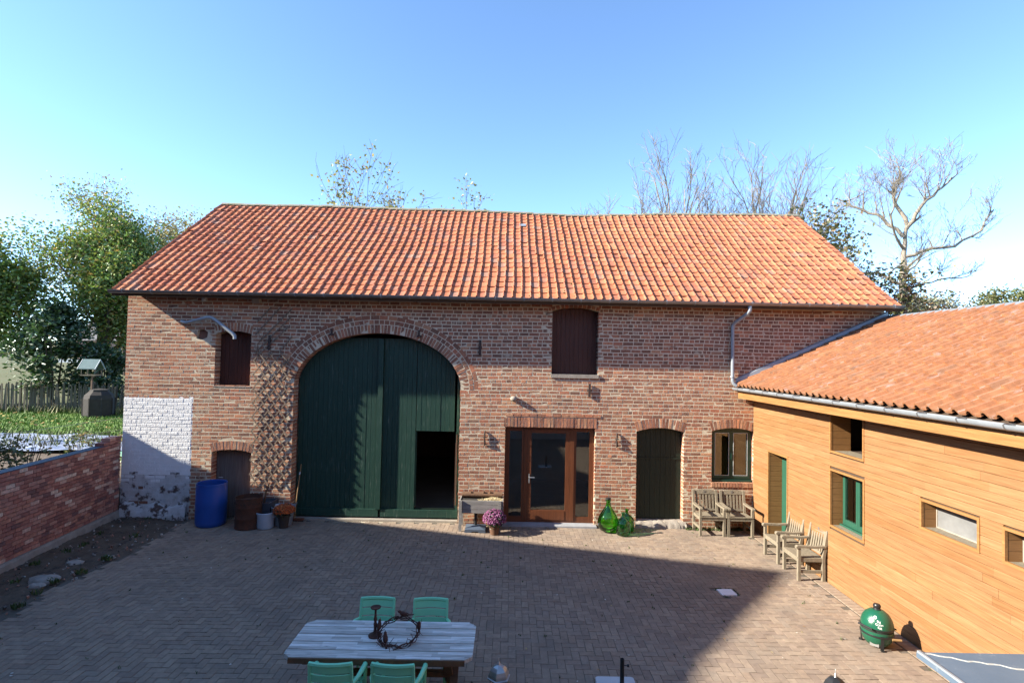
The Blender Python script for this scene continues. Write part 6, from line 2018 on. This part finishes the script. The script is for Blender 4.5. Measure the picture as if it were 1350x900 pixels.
def bush(name, c, R_, H, n, cols, ls, label, group, seed, stems=9, cat="shrub", wts=None, hollow=.35, stemmat='bark', zlo=0.02):
    q = random.Random(seed)
    t = thing(name, label, cat, c, group)
    mb = MB()
    for k in range(stems):
        a = q.random() * 2 * PI; r = q.random() * R_ * .8
        mb.tube([(c[0] + q.gauss(0, .05), c[1] + q.gauss(0, .05), c[2]), (c[0] + math.cos(a) * r * .5, c[1] + math.sin(a) * r * .5, c[2] + H * .45), (c[0] + math.cos(a) * r, c[1] + math.sin(a) * r, c[2] + H * q.uniform(.7, .98))], [.03 * R_, .02 * R_, .006], 4, caps=False)
    mb.build("stems", stemmat, t, kind='stuff')
    nc_ = max(8, int(n / 60))
    cen = []
    for k in range(nc_):
        a = q.random() * 2 * PI; z = q.random() ** .8
        rr = R_ * (math.sin(min(1, z * .85 + .15) * PI) ** .5) * q.uniform(hollow, 1.0)
        cen.append((c[0] + math.cos(a) * rr, c[1] + math.sin(a) * rr, c[2] + H * (.06 + .94 * z)))
    cen = np.array(cen)
    P = cen[npr.integers(0, nc_, n)] + npr.normal(size=(n, 3)) * np.array([.16, .16, .13]) * max(R_, .5)
    P = P[P[:, 2] > c[2] + zlo]
    V, F, C = leaves(P, None, ls, cols, wts)
    arrays("foliage", V, F, C, 'leaf', t, 'stuff')
    return t
bush("laurel_shrub", (-24.9, 16.9, .8), 1.9, 5.4, 5200, DARK, .26, "dark glossy evergreen shrub above the paling fence at far left", "evergreen shrubs", 51)
bush("laurel_shrub", (-22.6, 17.4, .8), 1.3, 3.3, 2600, DARK, .24, "lower dark evergreen shrub between the tall one and the bird table", "evergreen shrubs", 52)
# peeping over the ridge
tree("young_tree", (-5.9, 11.5, 0), 11.6, "sparse yellow green tree top peeping over the left half of the barn ridge", "tree tops over the ridge", 61, spread=.55, levels=3, nkids=(8, 4, 3), r0=.14,
     leafset=AUT, nleaf=2300, lsize=.16, lspread=.22, first=.45, fine=1, trunkfrac=.62)
tree("young_tree", (-2.3, 11.8, 0), 10.9, "small yellow leaved tree top over the middle of the barn ridge", "tree tops over the ridge", 67, spread=.5, levels=3, nkids=(7, 4, 3), r0=.13,
     leafset=AUT, nleaf=2200, lsize=.16, lspread=.22, first=.5, trunkfrac=.62)
# bare trees on the right
BARE = "bare trees right of the barn"
for (x, y, h, sd, sp, lab) in ((7.6, 24, 15.4, 71, .62, "leftmost small bare tree showing over the barn ridge"),
                               (10.6, 23, 17.6, 72, .50, "slender upright bare tree over the ridge, left of the wide crowned ones"),
                               (13.2, 25, 17.0, 73, .75, "wide crowned bare tree over the right half of the ridge"),
                               (15.6, 24, 17.4, 74, .72, "tall bare tree with long limbs near the ridge's right end"),
                               (17.6, 26, 17.6, 77, .75, "dense bare tree just behind the ridge's right end"),
                               (19.8, 25, 17.2, 75, .70, "bare tree above the barn's right roof corner")):
    tree("bare_tree", (x, y, 0), h, lab, BARE, sd, spread=sp, levels=4, nkids=(7, 4, 3, 2), r0=.22, bark='bark_pale', first=.35, shrink=.60, fine=1, up=.68, thin=1.7, wander=.11)
Yb = 16.5
L3 = lambda *pp: [(x, Yb + dy, z if z < 9 else 9 + (z - 9) * .78) for x, z, dy in pp]
limb_tree("bare_tree", (21.3, Yb, 0), [
    (L3((21.2, -.1, 0), (21.4, 6.5, 0), (21.45, 8.4, 0), (21.5, 10.2, 0), (21.7, 12.6, 0)), 0.264, 3),
    (L3((21.5, 11.6, 0), (20.5, 13.1, .3), (19.6, 13.7, .6), (18.4, 14.5, .8)), 0.099, 8),
    (L3((21.7, 12.5, 0), (21.3, 13.8, .2), (21.0, 14.8, .1), (21.3, 16.2, .0)), 0.106, 8),
    (L3((21.65, 12.2, 0), (22.2, 13.7, -.4), (22.9, 14.7, -.6), (23.6, 15.6, -.7)), 0.099, 8),
    (L3((21.5, 10.2, 0), (22.8, 10.75, -.3), (24.0, 10.9, -.4), (25.5, 12.1, -.4), (26.3, 13.6, -.2)), 0.086, 9),
    (L3((21.5, 10.8, 0), (20.6, 11.6, -.6), (20.1, 12.8, -1.0), (20.2, 14.2, -1.2)), 0.066, 6),
    (L3((21.45, 9.0, 0), (22.4, 9.6, .4), (23.1, 10.3, .7)), 0.059, 5),
    (L3((21.4, 8.4, 0), (20.2, 9.1, .2), (19.0, 9.0, .2), (18.3, 9.4, .2)), 0.073, 6),
    (L3((21.45, 9.6, 0), (20.6, 9.2, -.5), (19.9, 8.2, -.7)), 0.053, 4),
    (L3((21.5, 8.0, 0), (22.6, 8.4, .5), (24.2, 8.9, .8), (25.8, 9.1, .9)), 0.053, 6)],
    "large pale bare tree standing alone against the sky on the right", BARE, 83, 'bark_pale', 1.8)
tree("broadleaf_tree", (15.7, 12.5, 0), 11.2, "leafy olive brown tree just behind the barn's right gable", "leafy trees right of the barn", 91, spread=.85, levels=3, nkids=(8, 4, 4), r0=.18,
     leafset=[(.13, .12, .04), (.17, .15, .05), (.10, .10, .03), (.24, .15, .06), (.08, .085, .025)], nleaf=11000, lsize=.20, lspread=.5, first=.4)
bush("copper_shrub", (18.8, 12.6, 0), 1.5, 8.1, 2600, COPPER, .20, "copper leaved shrub at the foot of the large bare tree", "shrubs right of the barn", 95, 16, zlo=4.6)
bush("copper_shrub", (21.6, 15.0, 0), 1.6, 7.2, 900, COPPER, .20, "thin copper shrub just above the annex ridge, right of the fuller one", "shrubs right of the barn", 96, 14, zlo=3.6)
k = 0
for (x, y, R_, H, cols, lab) in ((33.0, 31, 3.0, 9.3, [(.19, .18, .12), (.23, .21, .14), (.16, .15, .09)], "pale grey brown scrub over the annex ridge, nearest the barn"),
                                 (36.6, 33, 3.2, 9.7, [(.20, .19, .12), (.17, .17, .09), (.24, .22, .15)], "pale grey green scrub in the middle over the annex ridge"),
                                 (38.6, 30, 2.6, 9.8, [(.11, .13, .035), (.15, .16, .05), (.20, .17, .07)], "green hedge bush with olive leaves right of the pale scrub"),
                                 (42.2, 31, 3.0, 10.3, [(.10, .12, .03), (.14, .16, .045), (.18, .18, .06)], "green hedge bush at the right picture edge")):
    bush("hedge_bush", (x, y, 0), R_, H, 6500, cols, .24, lab, "hedge beyond the annex", 101 + k, 22); k += 1

# shrubs and twigs behind the garden wall
SB = "young shrubs behind the garden wall"
for i, (x, y, R_, H, n, lab) in enumerate(((-10.6, -1.7, .55, 1.35, 330, "loose leafy shrub over the garden wall, nearest the wooden post"),
                                         (-10.9, -.6, .6, 1.45, 420, "loose leafy shrub over the middle of the garden wall"),
                                         (-10.8, .9, .55, 1.25, 380, "loose leafy shrub over the garden wall in front of the pale sheet"),
                                         (-10.3, 2.2, .5, 1.2, 320, "yellowish shrub over the garden wall nearest the barn corner"))):
    bush("shrub", (x, y, GZ_), R_, H, n, [(.09, .13, .04), (.13, .17, .06), (.05, .08, .025), (.25, .20, .09)] if i < 3 else [(.26, .24, .09), (.20, .22, .07), (.34, .24, .11)], .085, lab, SB, 120 + i, 12)
t = thing("wire_fence", "brown wooden post with wires standing behind the garden wall", "fence", (-10.0, -2.6, 0))
MB().b(-10.07, -9.95, -2.66, -2.54, GZ_, 2.42).build("post", 'tablewood', t)
for z in (1.95, 2.25): MB().tube([(-11.4, -4.6, z), (-10.0, -2.6, z + .02), (-9.9, 1.8, z)], .004, 4).build("wire", 'zinc', t)
t = thing("timber_trestle", "small orange timber trestle standing on the pale sheet at the left edge", "trestle", (-17.9, 5.6, GZ_))
c = (-17.95, 5.6)
MB().bar((c[0] - .5, c[1], GZ_ + 1.33), (c[0] + .5, c[1] + .1, GZ_ + 1.33), .14, .10).build("beam", 'orange', t)
MB().bar((c[0] - .30, c[1] + .06, GZ_ + 1.28), (c[0] + .45, c[1] + .06, GZ_), .10, .06, up=(0, 1, 0)).build("leg", 'orange', t)
MB().bar((c[0] + .30, c[1] - .06, GZ_ + .9), (c[0] - .45, c[1] - .06, GZ_), .10, .06, up=(0, 1, 0)).build("leg", 'orange', t)
MB().bar((c[0] - .4, c[1], GZ_ + .62), (c[0] + .5, c[1], GZ_ + .75), .08, .05, up=(0, 1, 0)).build("brace", 'orange', t)

# fences, bird table, compost bin, cottage
def paling(name, p0, p1, h, label, gap, wob):
    p0 = Vector(p0); p1 = Vector(p1); L_ = (p1 - p0).length; d = (p1 - p0) / L_
    t = thing(name, label, "fence", tuple((p0 + p1) / 2))
    src = []
    for k in range(3):
        mb = MB(); mb.prism([(-.04, 0), (.035 + .01 * k, 0), (.04, h * .8), (.03, h), (-.01, h + .03), (-.035, h * .97), (-.045, h * .6)], 1, -.012, .012)
        src.append(mb)
    s = 0
    meshes = None
    objs = []
    while s < L_:
        p = p0 + d * s; z = garden_z(p.x, p.y)
        k = rnd.randrange(3)
        if len(objs) < 3:
            o_ = src[len(objs)].build("pale", 'fence', t, origin=(0, 0, 0)); objs.append(o_)
        else:
            o_ = objs[k].copy(); COL.objects.link(o_)
        o_.location = Vector((p.x, p.y, z - .02)) - Vector(WL[t.name])
        o_.rotation_euler = (rnd.gauss(0, wob * .6), rnd.gauss(0, wob), math.atan2(d.y, d.x) + rnd.gauss(0, .1))
        o_.scale = (rnd.uniform(.8, 1.3), 1, rnd.uniform(.90, 1.06))
        s += gap * rnd.uniform(.75, 1.3)
    for z in (.35, h * .78):
        mb = MB(); n = 12
        pts = []
        for i in range(n + 1):
            p = p0 + d * (L_ * i / n); pts.append((p.x, p.y + .02, garden_z(p.x, p.y) + z))
        mb.tube(pts, .018, 4); mb.build("rail", 'fence', t)
    for s in np.arange(0, L_ + .1, 2.6):
        p = p0 + d * s
        MB().b(p.x - .055, p.x + .055, p.y + .02, p.y + .12, garden_z(p.x, p.y) - .1, garden_z(p.x, p.y) + h + .12).build("post", 'fence', t)
    return t
paling("paling_fence", (-30.0, 15.4, 0), (-20.3, 16.4, 0), 1.52, "grey split paling fence along the back of the lawn", .115, .035)
paling("paling_fence", (-36.0, 33, 0), (-26.5, 34, 0), 1.5, "pale distant paling fence behind the bird table", .16, .06)
t = thing("bird_table", "bird table with blue green pitched roof on a post by the fence", "bird table", (-21.45, 15.2, GZ_))
c = (-21.75, 15.2); zt = 2.62
MB().b(c[0] + .10, c[0] + .20, c[1] - .05, c[1] + .05, GZ_, zt).build("post", 'tablewood', t)
MB().b(c[0] - .45, c[0] + .65, c[1] - .35, c[1] + .35, zt, zt + .05).build("tray", 'fence', t)
for sx in (-.40, .58):
    for sy in (-.3, .3): MB().b(c[0] + sx - .02, c[0] + sx + .02, c[1] + sy - .02, c[1] + sy + .02, zt + .05, zt + .38).build("roof_post", 'fence', t)
for s, yy in ((-1, -.48), (1, .48)):
    MB().add([(c[0] - .55, c[1] + yy, zt + .34), (c[0] + .72, c[1] + yy, zt + .34), (c[0] + .72, c[1], zt + .82), (c[0] - .55, c[1], zt + .82),
              (c[0] - .55, c[1] + yy, zt + .37), (c[0] + .72, c[1] + yy, zt + .37), (c[0] + .72, c[1], zt + .855), (c[0] - .55, c[1], zt + .855)],
             [(3, 2, 1, 0), (4, 5, 6, 7), (0, 1, 5, 4), (1, 2, 6, 5), (2, 3, 7, 6), (3, 0, 4, 7)]).build("roof_slope", 'feederroof', t)
for xx in (-.56, .70):
    for s in (-1, 1): MB().bar((c[0] + xx, c[1] + s * .50, zt + .33), (c[0] + xx, c[1], zt + .83), .06, .03, up=(1, 0, 0)).build("bargeboard", 'whitestone', t)
bt = t; bt.scale = (.72, .72, 1.0)
t = thing("compost_bin", "dark brown domed compost bin standing before the paling fence near the barn", "compost bin", (-20.7, 14.6, GZ_))
MB().lathe([(.62, 0), (.66, .1), (.66, .9), (.60, 1.1), (.42, 1.28), (.40, 1.36), (0, 1.42)], 8, (-20.7, 14.6, GZ_)).build("bin_body", 'binwood', t)
for k in range(8):
    a = 2 * PI * k / 8
    MB().bar((-20.7 + .665 * math.cos(a), 14.6 + .665 * math.sin(a), GZ_), (-20.7 + .665 * math.cos(a), 14.6 + .665 * math.sin(a), GZ_ + .95), .05, .03).build("rib", 'binwood', t)
ct = thing("cottage", "pinkish cottage with a dark roof glimpsed under the garden trees", "house", (-40, 48, 2.4))
MB().b(-47, -33, 46, 52, 2.0, 4.9).build("wall", 'farpink', ct)
MB().prism([(45.5, 4.9), (52.5, 4.9), (49, 7.6)], 0, -47.3, -32.7).build("roof", 'farroof', ct)
for x in (-44.6, -41.8, -38.6, -35.6):
    f_ = MB().b(x - .6, x + .6, 45.95, 46.02, 2.9, 4.3).build("window", 'white', ct)
    MB().b(x - .5, x + .5, 45.93, 45.945, 3.0, 4.2).build("pane", 'slate', f_)
MB().b(-48, -30, 45.0, 45.1, 2.4, 2.9).build("front_wall", 'whitestone', ct)
# a belt of trees far off closes the horizon
def belt(n, x0, x1, y0, y1, h, cols, name, label):
    P = []
    nb = n // 60
    cx = npr.uniform(x0, x1, nb); cy = npr.uniform(y0, y1, nb); hh = h * (.6 + .5 * npr.random(nb))
    idx = npr.integers(0, nb, n)
    z = npr.random(n)
    P = np.stack([cx[idx] + npr.normal(size=n) * 2.2, cy[idx] + npr.normal(size=n) * 2.2, z * hh[idx]], 1)
    V, F, C = leaves(P, None, 1.1, cols)
    o_ = arrays(name, V, F, C, 'leaf', None, 'stuff'); tag(o_, label, "woodland")
belt(9000, -170, -30, 75, 100, 9, [(.10, .13, .05), (.14, .15, .06), (.18, .15, .07), (.08, .10, .04)], "far_woodland", "distant belt of autumn trees beyond the left garden")
belt(9000, 25, 190, 70, 100, 9, [(.14, .14, .08), (.18, .16, .09), (.12, .13, .06), (.20, .17, .10)], "far_woodland", "distant pale belt of trees beyond the annex on the right")
